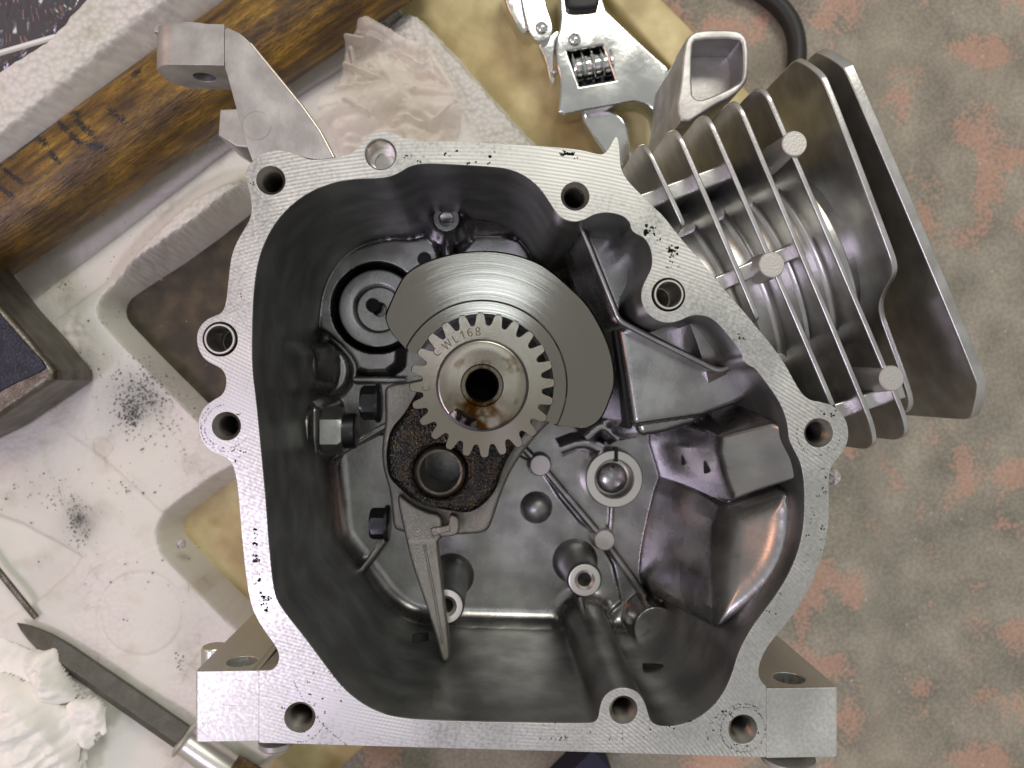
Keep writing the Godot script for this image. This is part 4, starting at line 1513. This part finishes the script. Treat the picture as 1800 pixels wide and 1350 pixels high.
func build_rod() -> void:
	var t := thing("connecting_rod", "sandy grey connecting rod big end with long oil dipper, bolted round the crank", "connecting rod", Vector3(spot(770, 850, -60).x, -62, spot(770, 850, -60).z))
	var s := Soup.new()
	var o := resample(chaikin(pts([722, 671, 676, 676, 675, 700, 677, 742, 671, 775, 670, 805, 674, 832, 682, 855, 687, 885, 690, 927, 700, 936, 760, 944, 813, 941, 848, 939, 860, 931, 868, 910, 884, 860, 907, 811, 962, 744, 985, 735, 985, 700, 850, 640], -44), 2), 1.8)
	slab(s, o, [circle(flat(773, 830, -44), 8.2, 32)], -62, -44.05, 1.8, LEVEL, 260.0, 4)
	part("big_end", s, M.sand, t, 50.0)
	s = Soup.new()
	slab(s, resample(chaikin(pts([694, 862, 724, 888, 752, 900, 778, 906, 778, 944, 770, 952, 769, 958, 779, 1037, 788, 1111, 791, 1152, 789, 1162, 782, 1165, 775, 1160, 763, 1111, 739, 1037, 722, 988, 710, 935], -40), 2), 1.6), [], -47, -40, 1.3, LEVEL, 260.0, 4)
	part("dipper", s, M.sand, t, 50.0)
	s = Soup.new()
	rib(s, resample_open(pts([746, 958, 762, 1040, 778, 1130], -39.6), 1.5), -39.5, -41, 0.9, 1.4)
	part("dipper_rib", s, M.sand, t, 50.0, HIGH)
	s = Soup.new()
	slab(s, pts([757, 930, 790, 923, 792, 934, 760, 944], -38), [], -42, -38.4, 0.5)
	part("oil_notch", s, M.sand, t)
	s = Soup.new()
	slab(s, resample(chaikin(pts([788, 905, 806, 908, 808, 935, 800, 944, 770, 946, 772, 932, 788, 928], -38), 2), 1.5), [], -46, -38.8, 0.9)
	part("cap_boss", s, M.sand, t, 50.0)
	for b in [[668, 708, 5.9, -49], [684, 920, 5.4, -51]]:
		s = Soup.new()
		var c := spot(b[0], b[1], b[3])
		lathe(s, c + Vector3(-1.2, 0, 0), [[0.02, 0], [b[2] + 1.3, 0], [b[2] + 1.3, 1.0], [b[2] + 0.6, 1.5], [0.02, 1.6]], 32, X_AXIS)
		var w := part("bolt_flange", s, M.black_bolt, t)
		s = Soup.new()
		hex_head(s, c + Vector3(-1.0, 0, 0), Basis(Vector3(0, 0, 1), Vector3(-1, 0, 0), Vector3(0, -1, 0)), b[2] + 0.3, 5.6)
		part("bolt_head", s, M.black_bolt, t)

# ------------------------------------------------------------------ what lies round the block
func build_ground() -> void:
	var s := Soup.new()
	var o := PackedVector2Array([Vector2(-900, -900), Vector2(900, -900), Vector2(900, 900), Vector2(-900, 900)])
	slab(s, o, [], -190, -150, 0.0)
	var g := MeshInstance3D.new()
	g.name = "concrete_floor"
	g.mesh = s.mesh()
	g.material_override = M.concrete
	g.set_meta("kind", "structure")
	g.set_meta("label", "worn grey concrete floor with flakes of old pink paint")
	add_child(g)
	# tan board under the foam
	var t := thing("tan_board", "tan plastic tray lid with raised rim under the white foam", "tray", spot(900, 300, -150))
	s = Soup.new()
	var b := pts([1075, -20, 1535, 520, 575, 1370, -900, 2600, -1900, 200, 500, -1400], -118)
	slab(s, resample(b, 25), [], -149.5, -118, 1.5)
	part("base", s, M.tan, t)
	s = Soup.new()
	slab(s, pts([1020, -110, 1157, -10, 1235, 68, 1440, 300, 1370, 320, 1216, 158, 1062, -12], -112), [], -149.3, -112, 2.0)
	part("rim", s, M.tan, t)
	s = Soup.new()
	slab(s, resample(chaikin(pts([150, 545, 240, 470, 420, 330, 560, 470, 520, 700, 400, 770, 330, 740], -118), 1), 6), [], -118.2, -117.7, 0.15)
	part("shade_patch", s, M.painted_shade, t)  # dark slab painting the shade of the block in the foam opening

func build_foam() -> void:
	var f := Field.new(-238, -195, 112, 178, 0.95, -100)
	var T := -100.0
	# the strip along the far side stands up as a broken-edged rim; beside it runs a channel
	shape_field(f, chaikin(pts([-260, 560, 0, 335, 395, 5, 560, -140, 1000, -420, 760, -60, 640, 70, 500, 160, 230, 372, 0, 545, -200, 700], T), 0), -114, 3, 1.2, 3.0, false)
	shape_field(f, chaikin(pts([-200, 640, -60, 575, 20, 505, 250, 335, 400, 230, 560, 120, 640, 60, 700, 90, 640, 140, 430, 300, 250, 440, 60, 580, -100, 690], T), 0), -108, 3, 0.8, 3.0, false)
	shape_field(f, pts([-330, 480, 22, 223, 130, 133, 250, 33, 300, -5, 420, -95, 250, -160, 150, -2, 83, 72, 0, 123, -280, 340], -77), -77, 2.5, 2.2, 1.0)
	shape_field(f, chaikin(pts([196, 498, 240, 440, 330, 352, 410, 312, 450, 330, 440, 362, 330, 430, 222, 512], -96), 1), -95, 4.0, 1.0, 1.5)
	# openings down to the board
	shape_field(f, chaikin(pts([194, 545, 199, 526, 214, 514, 330, 440, 470, 330, 640, 480, 500, 860, 363, 722, 205, 563], T), 1), -130, 1.2, 5.0, 0.0, false)
	shape_field(f, chaikin(pts([304, 940, 312, 922, 420, 846, 620, 760, 700, 900, 560, 1180, 443, 1088, 318, 962], T), 1), -130, 1.2, 3.5, 0.0, false)
	shape_field(f, chaikin(pts([140, 1300, 185, 1248, 215, 1236, 320, 1305, 420, 1430, 150, 1460], T), 1), -109, 3.0, 1.2, 2.0, false)
	shape_field(f, chaikin(pts([-60, 900, 10, 905, 125, 965, 150, 985, 40, 1080, -80, 1120], T), 1), -102.5, 2.0, 0.5, 1.5, false)
	shape_field(f, chaikin(pts([60, 780, 100, 745, 180, 800, 330, 940, 290, 960, 200, 1010, 130, 930], T), 1), -101.2, 2.0, 0.4, 1.0, false)
	# outer edges, far corner under the block
	var edge := pts([690, -33, 720, 0, 950, 255, 1286, 629, 880, 985, 510, 1313, 380, 1428, -900, 2400, -1300, 900, -280, 340, 0, 123, 83, 72, 150, -2, 400, -300], T)
	var bead := FastNoiseLite.new()
	bead.noise_type = FastNoiseLite.TYPE_CELLULAR
	bead.cellular_return_type = FastNoiseLite.RETURN_DISTANCE
	bead.frequency = 0.24
	bead.fractal_type = FastNoiseLite.FRACTAL_NONE
	var wave := FastNoiseLite.new()
	wave.frequency = 0.03
	var cc := flat(248, 1081, T)
	var cr := size_at(72, T)
	var vents := flat(122, 578, T)
	for j in f.nz:
		for i in f.nx:
			var p := Vector2(f.x0 + i * f.step, f.z0 + j * f.step)
			var at := j * f.nx + i
			var e := sd_poly(p, edge)
			var ragged := bead.get_noise_2d(p.x, p.y)                # -1 in the middle of a bead
			if e > -6:
				var ee := e - ragged * 1.6
				if ee > -2:
					f.h[at] = minf(f.h[at], f.h[at] - (ee + 2) * 3.0)
			var h := f.h[at]
			var rough := 0.12
			if h > -90:
				rough = 1.1
			elif h > -99:
				rough = 0.7
			elif e > -16:
				rough = 0.5
			if h > -121:
				f.h[at] += -ragged * rough + wave.get_noise_2d(p.x, p.y) * 0.7
			var dc := absf(p.distance_to(cc) - cr)
			if dc < 1.2:
				f.h[at] -= 0.7 * (1.2 - dc)
			if p.distance_to(vents) < 9:
				f.h[at] -= (ragged + 0.6) * 1.6 * clampf((9 - p.distance_to(vents)) / 4.0, 0, 1)
			if f.h[at] < -134:
				f.skip[at] = 1
			f.h[at] = maxf(f.h[at], -136)
	var t := thing("foam_tray", "white expanded foam packing tray with moulded openings, dirty with filings", "foam tray", Vector3(-80, -118, 0))
	put("foam", f.mesh(FOAM_SPAN, Vector2(-62, -8)), M.foam, t)
	# a loose bead and a crumb
	var k := 0
	for q in [[318, 956, 2.0, -97.5, "round white foam bead at the corner of the lower opening in the foam"], [1463, 838, 3.2, -60, "white foam crumb stuck to the block's right side below the bolt ear"]]:
		var s := Soup.new()
		var c := spot(q[0], q[1], q[3])
		var r: float = q[2]
		lathe(s, c, [[0.02, r * 0.8], [r * 0.6, r * 0.65], [r * 0.95, r * 0.2], [r, -r * 0.1], [r * 0.7, -r * 0.7], [0.02, -r * 0.9]], 16)
		var o := thing("foam_bead", q[4], "foam bead", c)
		part("bead", s, M.foam, o, 80.0)
		k += 1

func build_filings() -> void:
	# steel and aluminium filings, swept into little drifts on the foam
	var s := Soup.new()
	var hexa := PackedVector2Array([Vector2(-0.5, -0.2), Vector2(0.1, -0.35), Vector2(0.55, 0.0), Vector2(0.2, 0.3), Vector2(-0.4, 0.25)])
	slab(s, hexa, [], -0.12, 0.12, 0.02)
	var mm := MultiMesh.new()
	mm.transform_format = MultiMesh.TRANSFORM_3D
	mm.mesh = s.mesh()
	var place: Array[Transform3D] = []
	var drifts := [[250, 695, 40, 42, 560], [232, 730, 14, 18, 180], [138, 648, 14, 9, 90], [138, 920, 14, 26, 190], [115, 500, 20, 9, 26], [60, 850, 60, 40, 46], [110, 880, 30, 20, 60], [230, 860, 30, 12, 24], [210, 600, 120, 120, 50], [200, 950, 120, 90, 46], [180, 440, 60, 50, 18], [280, 1010, 60, 60, 16], [316, 1160, 6, 16, 26], [300, 760, 40, 40, 60], [180, 560, 30, 30, 14]]
	for d in drifts:
		for i in d[4]:
			var p := spot(d[0] + rng.randfn(0, 1) * d[2] * 0.75, d[1] + rng.randfn(0, 1) * d[3] * 0.75, -99.6)
			var sc := pow(rng.randf(), 2.0) * 0.8 + 0.22
			var b := Basis.from_euler(Vector3(rng.randf_range(-0.6, 0.6), rng.randf_range(0, TAU), rng.randf_range(-0.6, 0.6))).scaled(Vector3.ONE * sc)
			place.append(Transform3D(b, (p + Vector3(0, rng.randf_range(-0.25, 0.45), 0)) * 0.001))
	mm.instance_count = place.size()
	for i in place.size():
		mm.set_instance_transform(i, place[i])
	var o := MultiMeshInstance3D.new()
	o.name = "metal_filings"
	o.multimesh = mm
	o.material_override = M.chip
	o.set_meta("kind", "stuff")
	o.set_meta("label", "dark metal filings scattered and drifted on the white foam")
	o.set_meta("category", "filings")
	add_child(o)

func build_hammer() -> void:
	# shaft lying in the channel of the foam
	var a := spot(-60, 438, -96.5)
	var b := spot(720, -112, -95)
	var t := thing("hammer_handle", "worn brown wooden hammer handle with burnt black letters, lying in the foam channel", "hammer", Vector3(a.x, -118, a.z))
	var s := Soup.new()
	var path := []
	var rad := []
	for i in 41:
		var u := i / 40.0
		path.append(a.lerp(b, u) + Vector3(0, 0, sin(u * 9.0) * 0.25))
		rad.append(Vector2(lerpf(18.2, 20.6, u), lerpf(16.6, 18.2, u)))
	tube(s, path, rad, 48)
	part("shaft", s, M.wood, t, 60.0)
	# the blue steel head at the left edge
	t = thing("steel_head", "blue painted hammer head with worn bare steel edges, at the left on the foam", "hammer head", spot(-20, 650, -100))
	s = Soup.new()
	var o := resample(pts([-160, 430, -60, 455, 0, 533, 52, 590, 100, 650, 100, 668, 30, 716, -30, 756, -120, 800, -260, 640], -72), 3.0)
	slab(s, o, [], -99.5, -70, 2.6, LEVEL, 260.0, 4)
	part("body", s, M.worn_steel, t)
	s = Soup.new()
	slab(s, resample(chaikin(pts([-150, 440, -62, 468, 0, 553, 48, 607, 82, 643, 76, 652, 40, 668, 22, 676, -20, 700, -60, 716, -240, 640], -69.5), 1), 3.0), [], -72, -69.4, 0.6)
	part("painted_face", s, M.blue_paint, t)

func build_scraper() -> void:
	var t := thing("scraper", "pointed three-square scraper with dark blade and steel ferrule, tucked under the block", "scraper", spot(180, 1200, -100))
	var y := -96.0
	var tip := spot(30, 1095, y - 1)
	var heel := spot(322, 1297, y + 1)
	var d := (heel - tip).normalized()
	var side := Vector3(-d.z, 0, d.x)
	var L := tip.distance_to(heel)
	var s := Soup.new()
	var rr := []
	for q in [[0.0, 0.15, -0.1], [3.0, 1.6, -0.1], [8.0, 3.1, -0.05], [14.0, 4.3, 0.0], [22.0, 5.0, 0.0], [L * 0.6, 5.3, 0.0], [L, 5.4, 0.0]]:
		var c: Vector3 = tip + d * q[0]
		var w: float = q[1]
		var r := PackedVector3Array()
		for k in [[-1.0, 0.0], [-0.96, 0.12], [0.16, 0.56], [0.24, 0.60], [0.32, 0.54], [0.97, 0.1], [1.0, 0.0], [0.8, -0.5], [-0.8, -0.5]]:
			r.append(c + side * k[0] * w + Vector3(0, k[1] * w, 0))
		rr.append(r)
	s.rings(rr)
	s.fan(rr[0], tip, true)
	s.fan(rr[rr.size() - 1], heel)
	part("blade", s, M.blade, t, 25.0)
	var bas := Basis(side, d, Vector3.UP)
	s = Soup.new()
	lathe(s, heel + d * -0.8, [[0.02, 0], [3.8, 0], [6.2, 0.4], [7.6, 1.2], [7.9, 1.9], [7.2, 2.6], [6.2, 3.0], [6.0, 4.0], [6.3, 12], [6.3, 24], [0.02, 24]], 40, bas)
	part("ferrule", s, M.bright, t, 40.0)
	s = Soup.new()
	lathe(s, heel + d * 23, [[0.02, 0], [6.2, 0], [6.8, 4], [7.6, 20], [8.0, 50], [6.5, 70], [0.02, 72]], 32, bas)
	part("handle", s, M.wood, t, 40.0)
	# a thin round punch
	t = thing("punch_rod", "thin round steel rod lying on the foam, end towards the scraper's point", "rod", spot(20, 1030, -101))
	s = Soup.new()
	tube(s, [spot(-120, 862, -98), spot(-40, 957, -98), spot(50, 1069, -98), spot(64, 1086, -98)], [1.25, 1.25, 1.25, 1.15], 16)
	part("shank", s, M.worn_steel, t, 50.0)

func crumple(outline: PackedVector2Array, y: float, high: float, step: float, sd: int, freq: float, shapes: Array) -> ArrayMesh:     # a creased sheet over an outline
	var lo := outline[0]
	var hi := outline[0]
	for q in outline:
		lo = lo.min(q)
		hi = hi.max(q)
	var f := Field.new(lo.x - 2, lo.y - 2, hi.x + 2, hi.y + 2, step, y)
	var a := FastNoiseLite.new()
	a.seed = sd
	a.frequency = 0.06
	var w := FastNoiseLite.new()
	w.seed = sd + 5
	w.frequency = freq * 0.45
	var r2 := RandomNumberGenerator.new()
	r2.seed = sd
	var folds := []                          # creases: many folded planes laid over one another
	for k in 6:
		var an := r2.randf() * PI
		folds.append([Vector2(cos(an), sin(an)), lerpf(1.0 / freq * 1.6, 6.0, sqrt(k / 5.0)), r2.randf() * 50.0, 1.0])
	var total := 0.0
	for q in folds:
		total += sqrt(q[1])
	for j in f.nz:
		for i in f.nx:
			var p := Vector2(f.x0 + i * step, f.z0 + j * step)
			var s := sd_poly(p, outline) + w.get_noise_2d(p.x * 5, p.y * 5) * 0.7
			var at := j * f.nx + i
			if s > 0.2:
				f.skip[at] = 1
			var rise := high * sqrt(clampf(-s / 7.0, 0, 1))
			var bend := Vector2(w.get_noise_2d(p.x + 70, p.y), w.get_noise_2d(p.x, p.y + 90)) * 14.0
			var fold := 0.0
			for q in folds:
				fold += absf(fposmod(((p + bend).dot(q[0]) + q[2]) / q[1], 1.0) - 0.5) * 2.0 * sqrt(q[1])
			var h := y + fold / total * rise * 1.5 - rise * 0.3 + (w.get_noise_2d(p.x, p.y) + 0.4) * rise * 0.7 + 0.4
			for q in shapes:                     # rolled folds: x, z, x, z, radius, height
				var d := sqrt(seg_dist2(p, Vector2(q[0], q[1]), Vector2(q[2], q[3])))
				if d < q[4]:
					h = maxf(h, y + q[5] * sqrt(1.0 - d * d / (q[4] * q[4])) + a.get_noise_2d(p.x * 1.6, p.y * 1.6) * 1.2)
			f.h[at] = h
	return f.mesh()

func build_soft() -> void:
	var t := thing("paper_tissue", "crumpled white paper tissue beside the scraper blade at the lower left", "tissue", spot(60, 1250, -100))
	put("sheet", crumple(chaikin(pts([-60, 1110, 20, 1135, 48, 1150, 70, 1160, 98, 1180, 112, 1196, 128, 1205, 150, 1236, 168, 1250, 172, 1275, 165, 1318, 152, 1304, 144, 1335, 140, 1400, -80, 1400], -96), 1), -101, 7, 0.6, 3, 0.03, []), M.tissue, t)
	put("fold", crumple(chaikin(pts([30, 1158, 44, 1148, 62, 1150, 84, 1144, 92, 1152, 100, 1180, 118, 1206, 128, 1234, 96, 1250, 60, 1240, 40, 1200], -90), 1), -96, 9, 0.5, 11, 0.035, []), M.tissue, t)
	put("fold", crumple(chaikin(pts([90, 1262, 110, 1240, 150, 1238, 166, 1250, 171, 1276, 164, 1316, 152, 1300, 143, 1336, 122, 1330, 100, 1300], -88), 1), -97, 11, 0.5, 23, 0.035, []), M.tissue, t)
	put("fold", crumple(chaikin(pts([-70, 1190, 0, 1196, 50, 1214, 92, 1252, 112, 1262, 118, 1300, 130, 1400, -80, 1400], -88), 1), -97, 13, 0.5, 31, 0.028, []), M.tissue, t)
	var q := func(a: Array) -> Array:
		var c := flat(a[0], a[1], -92)
		var d := flat(a[2], a[3], -92)
		return [c.x, c.y, d.x, d.y, a[4], a[5]]
	t = thing("crumpled_glove", "crumpled translucent pinkish glove lying on the foam behind the block's rim", "glove", spot(680, 160, -100))
	var film := crumple(chaikin(pts([520, -40, 560, -30, 600, 0, 632, 20, 680, 52, 725, 78, 745, 72, 768, 88, 790, 118, 802, 140, 815, 175, 812, 215, 800, 240, 830, 275, 600, 300, 572, 212, 560, 195, 563, 180, 580, 160, 590, 130, 602, 92, 598, 45, 575, 30, 540, 10], -92), 1), -100, 10, 0.55, 9, 0.05,
		[q.call([545, 4, 625, 30, 5.5, 14]), q.call([625, 30, 730, 85, 5.0, 11]), q.call([578, 195, 690, 170, 8.5, 15]), q.call([600, 215, 640, 205, 7.0, 12]), q.call([730, 190, 795, 190, 6.5, 13]), q.call([740, 160, 800, 170, 4.0, 12]), q.call([700, 160, 760, 215, 3.5, 12]), q.call([755, 95, 800, 165, 3.0, 10]), q.call([600, 60, 760, 90, 1.6, 9]), q.call([605, 110, 760, 175, 1.5, 9]), q.call([590, 150, 690, 140, 1.4, 8]), q.call([650, 110, 720, 165, 1.4, 9]), q.call([565, 200, 600, 190, 1.6, 16]), q.call([610, 185, 650, 205, 1.3, 17]), q.call([720, 100, 790, 150, 1.4, 9]), q.call([690, 215, 760, 190, 1.5, 9]), q.call([765, 215, 800, 185, 1.5, 14]), q.call([615, 80, 625, 140, 1.3, 7])])
	put("film", film, M.film, t)
	t = thing("plastic_bag", "dark glossy plastic wrapper beyond the foam's broken rim", "plastic wrapper", spot(20, 30, -118))
	put("film", crumple(chaikin(pts([-300, -140, 40, -200, 240, -60, 180, -10, 130, 60, 20, 140, -60, 190, -300, 250], -108), 1), -117, 10, 0.8, 17, 0.014, []), M.bag, t)
	var s := Soup.new()
	var a := flat(-40, 102, -96)
	var b := flat(97, 62, -96)
	var n := (b - a).normalized().orthogonal() * 0.7
	slab(s, PackedVector2Array([a + n, b + n, b - n, a - n]), [], -98, -96, 0.3)
	part("seam_strip", s, M.white_plastic, t)
	t = thing("navy_box", "corner of a dark navy blue box below the block's bottom edge", "box", spot(1040, 1350, -150))
	s = Soup.new()
	slab(s, pts([1042, 1318, 1075, 1352, 1040, 1420, 960, 1400], -130), [], -150, -130, 0.6)
	part("body", s, M.navy, t)

func build_wrench() -> void:
	var t := thing("adjustable_wrench", "chromed locking adjustable wrench with knurled worm, lying on the tan tray lid", "wrench", spot(1060, 120, -118))
	var y := -98.0
	var s := Soup.new()
	var head := chaikin(pts([985, -60, 984, 0, 986, 42, 976, 72, 978, 111, 986, 142, 984, 175, 980, 204, 1029, 193, 1096, 181, 1122, 178, 1147, 190, 1152, 206, 1159, 238, 1166, 236, 1171, 222, 1168, 178, 1174, 140, 1178, 120, 1160, 106, 1125, 74, 1082, 33, 1060, 12, 1052, -60], y), 1)
	var win := pts([997, 90, 1059, 79, 1081, 140, 1019, 151], y)
	slab(s, resample(head, 2.0), [resample(win, 2.0)], -110, y, 1.0)
	part("upper_jaw", s, M.chrome, t)
	s = Soup.new()
	slab(s, resample(pts([992, 84, 1064, 72, 1088, 144, 1014, 157], y), 3), [], -117, -108, 0.2)
	part("worm_pocket", s, M.dark_steel, t)
	s = Soup.new()
	var w0 := spot(1004, 124, -103.5)
	var w1 := spot(1074, 112, -103.5)
	var prof := [[0.02, 0.0]]
	var L := w0.distance_to(w1)
	for k in 41:
		var u := k / 40.0
		prof.append([5.0 + 1.9 * pow(maxf(0, sin(u * PI * 8.6 + 0.4)), 0.7), u * L])
	prof.append([0.02, L])
	var d := (w1 - w0).normalized()
	lathe(s, w0, prof, 40, Basis(Vector3(-d.z, 0, d.x), d, Vector3.UP))
	part("worm", s, M.chrome, t, 30.0)
	s = Soup.new()
	slab(s, resample(chaikin(pts([1018, 198, 1031, 195, 1067, 188, 1100, 204, 1106, 232, 1114, 285, 1090, 300, 1053, 256], -104), 1), 2.0), [], -115, -104, 1.6)
	part("lower_jaw", s, M.chrome, t)
	s = Soup.new()
	slab(s, resample(chaikin(pts([880, -50, 884, 0, 918, 60, 930, 56, 921, 10, 912, -60], -100), 1), 2.0), [], -112, -100, 1.0)
	part("lever", s, M.chrome, t)
	s = Soup.new()
	slab(s, resample(chaikin(pts([908, -60, 917, 2, 928, 52, 938, 68, 950, 73, 963, 69, 971, 56, 971, 42, 957, 2, 950, -60], -97), 1), 2.0), [], -101, -97, 0.5)
	part("link_plate", s, M.chrome, t)
	s = Soup.new()
	slab(s, resample(chaikin(pts([944, 72, 962, 70, 976, 52, 985, 54, 975, 78, 972, 124, 977, 142, 972, 146, 966, 136, 960, 104], -100), 1), 2.0), [], -106, -100.5, 0.6)
	part("toggle_link", s, M.chrome, t)
	for r in [[952, 49, -97], [1010, 70, -98], [974, 128, -99.5]]:
		s = Soup.new()
		var k := 1.0 if r[1] < 100 else 0.45
		lathe(s, spot(r[0], r[1], r[2]), [[2.9 * k, -0.5], [2.75 * k, 0.35], [2.1 * k, 1.0], [1.1 * k, 1.35], [0.02, 1.45]], 24)
		part("rivet", s, M.chrome, t, 60.0, HIGH)
	s = Soup.new()
	slab(s, resample(chaikin(pts([990, -80, 994, 6, 1004, 15, 1040, 13, 1056, 9, 1062, -80], -94), 1), 2.0), [], -112, -94.5, 1.5)
	part("grip", s, M.rubber, t)
	t = thing("black_cable", "thick black rubber cable curving behind the cooling fins onto the concrete", "cable", spot(1390, 90, -150))
	s = Soup.new()
	var path := []
	for p in chaikin(pts([1230, -70, 1290, -40, 1340, -14, 1374, 14, 1396, 48, 1403, 92, 1396, 140, 1380, 190, 1360, 260], -145.4), 3, false):
		path.append(Vector3(p.x, -145.4, p.y))
	tube(s, path, [4.6], 20)
	part("sheath", s, M.rubber, t, 60.0)

# ------------------------------------------------------------------ camera and light
func lamp(called: String, at: Vector3, to: Vector3, size: Vector2, c: Color, energy: float) -> void:
	var l := AreaLight3D.new()
	l.name = called
	l.area_size = size
	l.light_color = c
	l.light_energy = energy
	l.shadow_enabled = true
	l.area_range = 12.0
	l.area_attenuation = 2.0
	add_child(l)
	l.look_at_from_position(at, to, Vector3(0, 0, -1))

func on_shaft(px: float, py: float) -> Array:          # survey pixel to (along, round) pixels of the handle's wood picture
	var s := ((px + 60) * 0.8176 - (py - 438) * 0.5765) / 954.0
	var o := ((px + 60) * 0.5765 + (py - 438) * 0.8176) / 84.0
	return [s * 1024.0, acos(clampf(o, -1, 1)) / TAU * 512.0]

func _ready() -> void:
	rng.seed = 7
	var cam := Camera3D.new()
	cam.name = "camera"
	add_child(cam)
	cam.position = Vector3(0, EYE, 0) * 0.001
	cam.basis = Basis(Vector3(cos(TILT), sin(TILT), 0), Vector3(0, 0, -1), Vector3(-sin(TILT), cos(TILT), 0))
	cam.fov = rad_to_deg(2 * atan(675.0 / FOCAL))
	cam.near = 0.02
	cam.far = 20.0
	var lens := CameraAttributesPhysical.new()
	lens.frustum_focal_length = 12.0 * FOCAL / 675.0
	lens.frustum_near = 0.02
	lens.frustum_far = 20.0
	lens.frustum_focus_distance = 0.232
	lens.exposure_aperture = 12.0
	cam.attributes = lens
	cam.current = true
	var we := WorldEnvironment.new()
	we.name = "world"
	var e := Environment.new()
	e.background_mode = Environment.BG_COLOR
	e.background_color = lin(0.31, 0.308, 0.292)
	e.tonemap_mode = Environment.TONE_MAPPER_LINEAR
	e.tonemap_exposure = 1.42
	e.sdfgi_enabled = true
	e.ssao_enabled = true
	e.ssil_enabled = true
	we.environment = e
	add_child(we)
	# workshop lamps overhead: a cool strip towards the near left, a warmer one behind; the rosy fill is added for pink reflections
	lamp("strip_lamp", Vector3(-0.72, 1.7, 0.52), Vector3(0, 0, 0), Vector2(0.4, 0.28), Color(0.94, 0.88, 1.0), 0.55)
	lamp("ceiling_lamp", Vector3(0.55, 1.9, -1.45), Vector3(0, 0, 0), Vector2(1.0, 0.5), Color(1.0, 0.985, 0.93), 1.5)
	lamp("small_lamp", Vector3(0.034, 2.2, -0.295), Vector3(0, 0, 0), Vector2(0.19, 0.17), Color(0.92, 0.97, 1.0), 0.045)
	lamp("rosy_fill", Vector3(-1.5, 1.2, -0.35), Vector3(0, 0, 0), Vector2(0.15, 0.6), Color(1.0, 0.7, 0.56), 0.28)
	for q in [[0, 348, 11, 328, 1.0], [11, 326, 40, 345, 1.3], [40, 345, 66, 364, 1.2], [4, 350, 40, 393, 1.5], [0, 394, 13, 408, 1.2], [43, 292, 60, 286, 1.7], [62, 281, 91, 257, 0.9], [91, 256, 119, 275, 1.5], [129, 292, 142, 308, 1.2],
			[44, 313, 80, 340, 1.0], [18, 306, 36, 304, 0.9], [127, 230, 153, 252, 1.5], [160, 262, 178, 278, 1.2], [153, 217, 170, 224, 1.4], [169, 238, 197, 262, 1.4], [107, 241, 74, 262, 0.6], [227, 226, 236, 230, 1.6], [244, 238, 250, 241, 1.4], [190, 282, 215, 284, 1.3], [258, 160, 272, 154, 1.0]]:
		ink_strokes.append(on_shaft(q[0], q[1]) + on_shaft(q[2], q[3]) + [q[4]])
	make_materials()
	build_ground()
	build_foam()
	build_block()
	build_crank()
	build_rod()
	build_hammer()
	build_wrench()
	build_scraper()
	build_soft()
	build_filings()
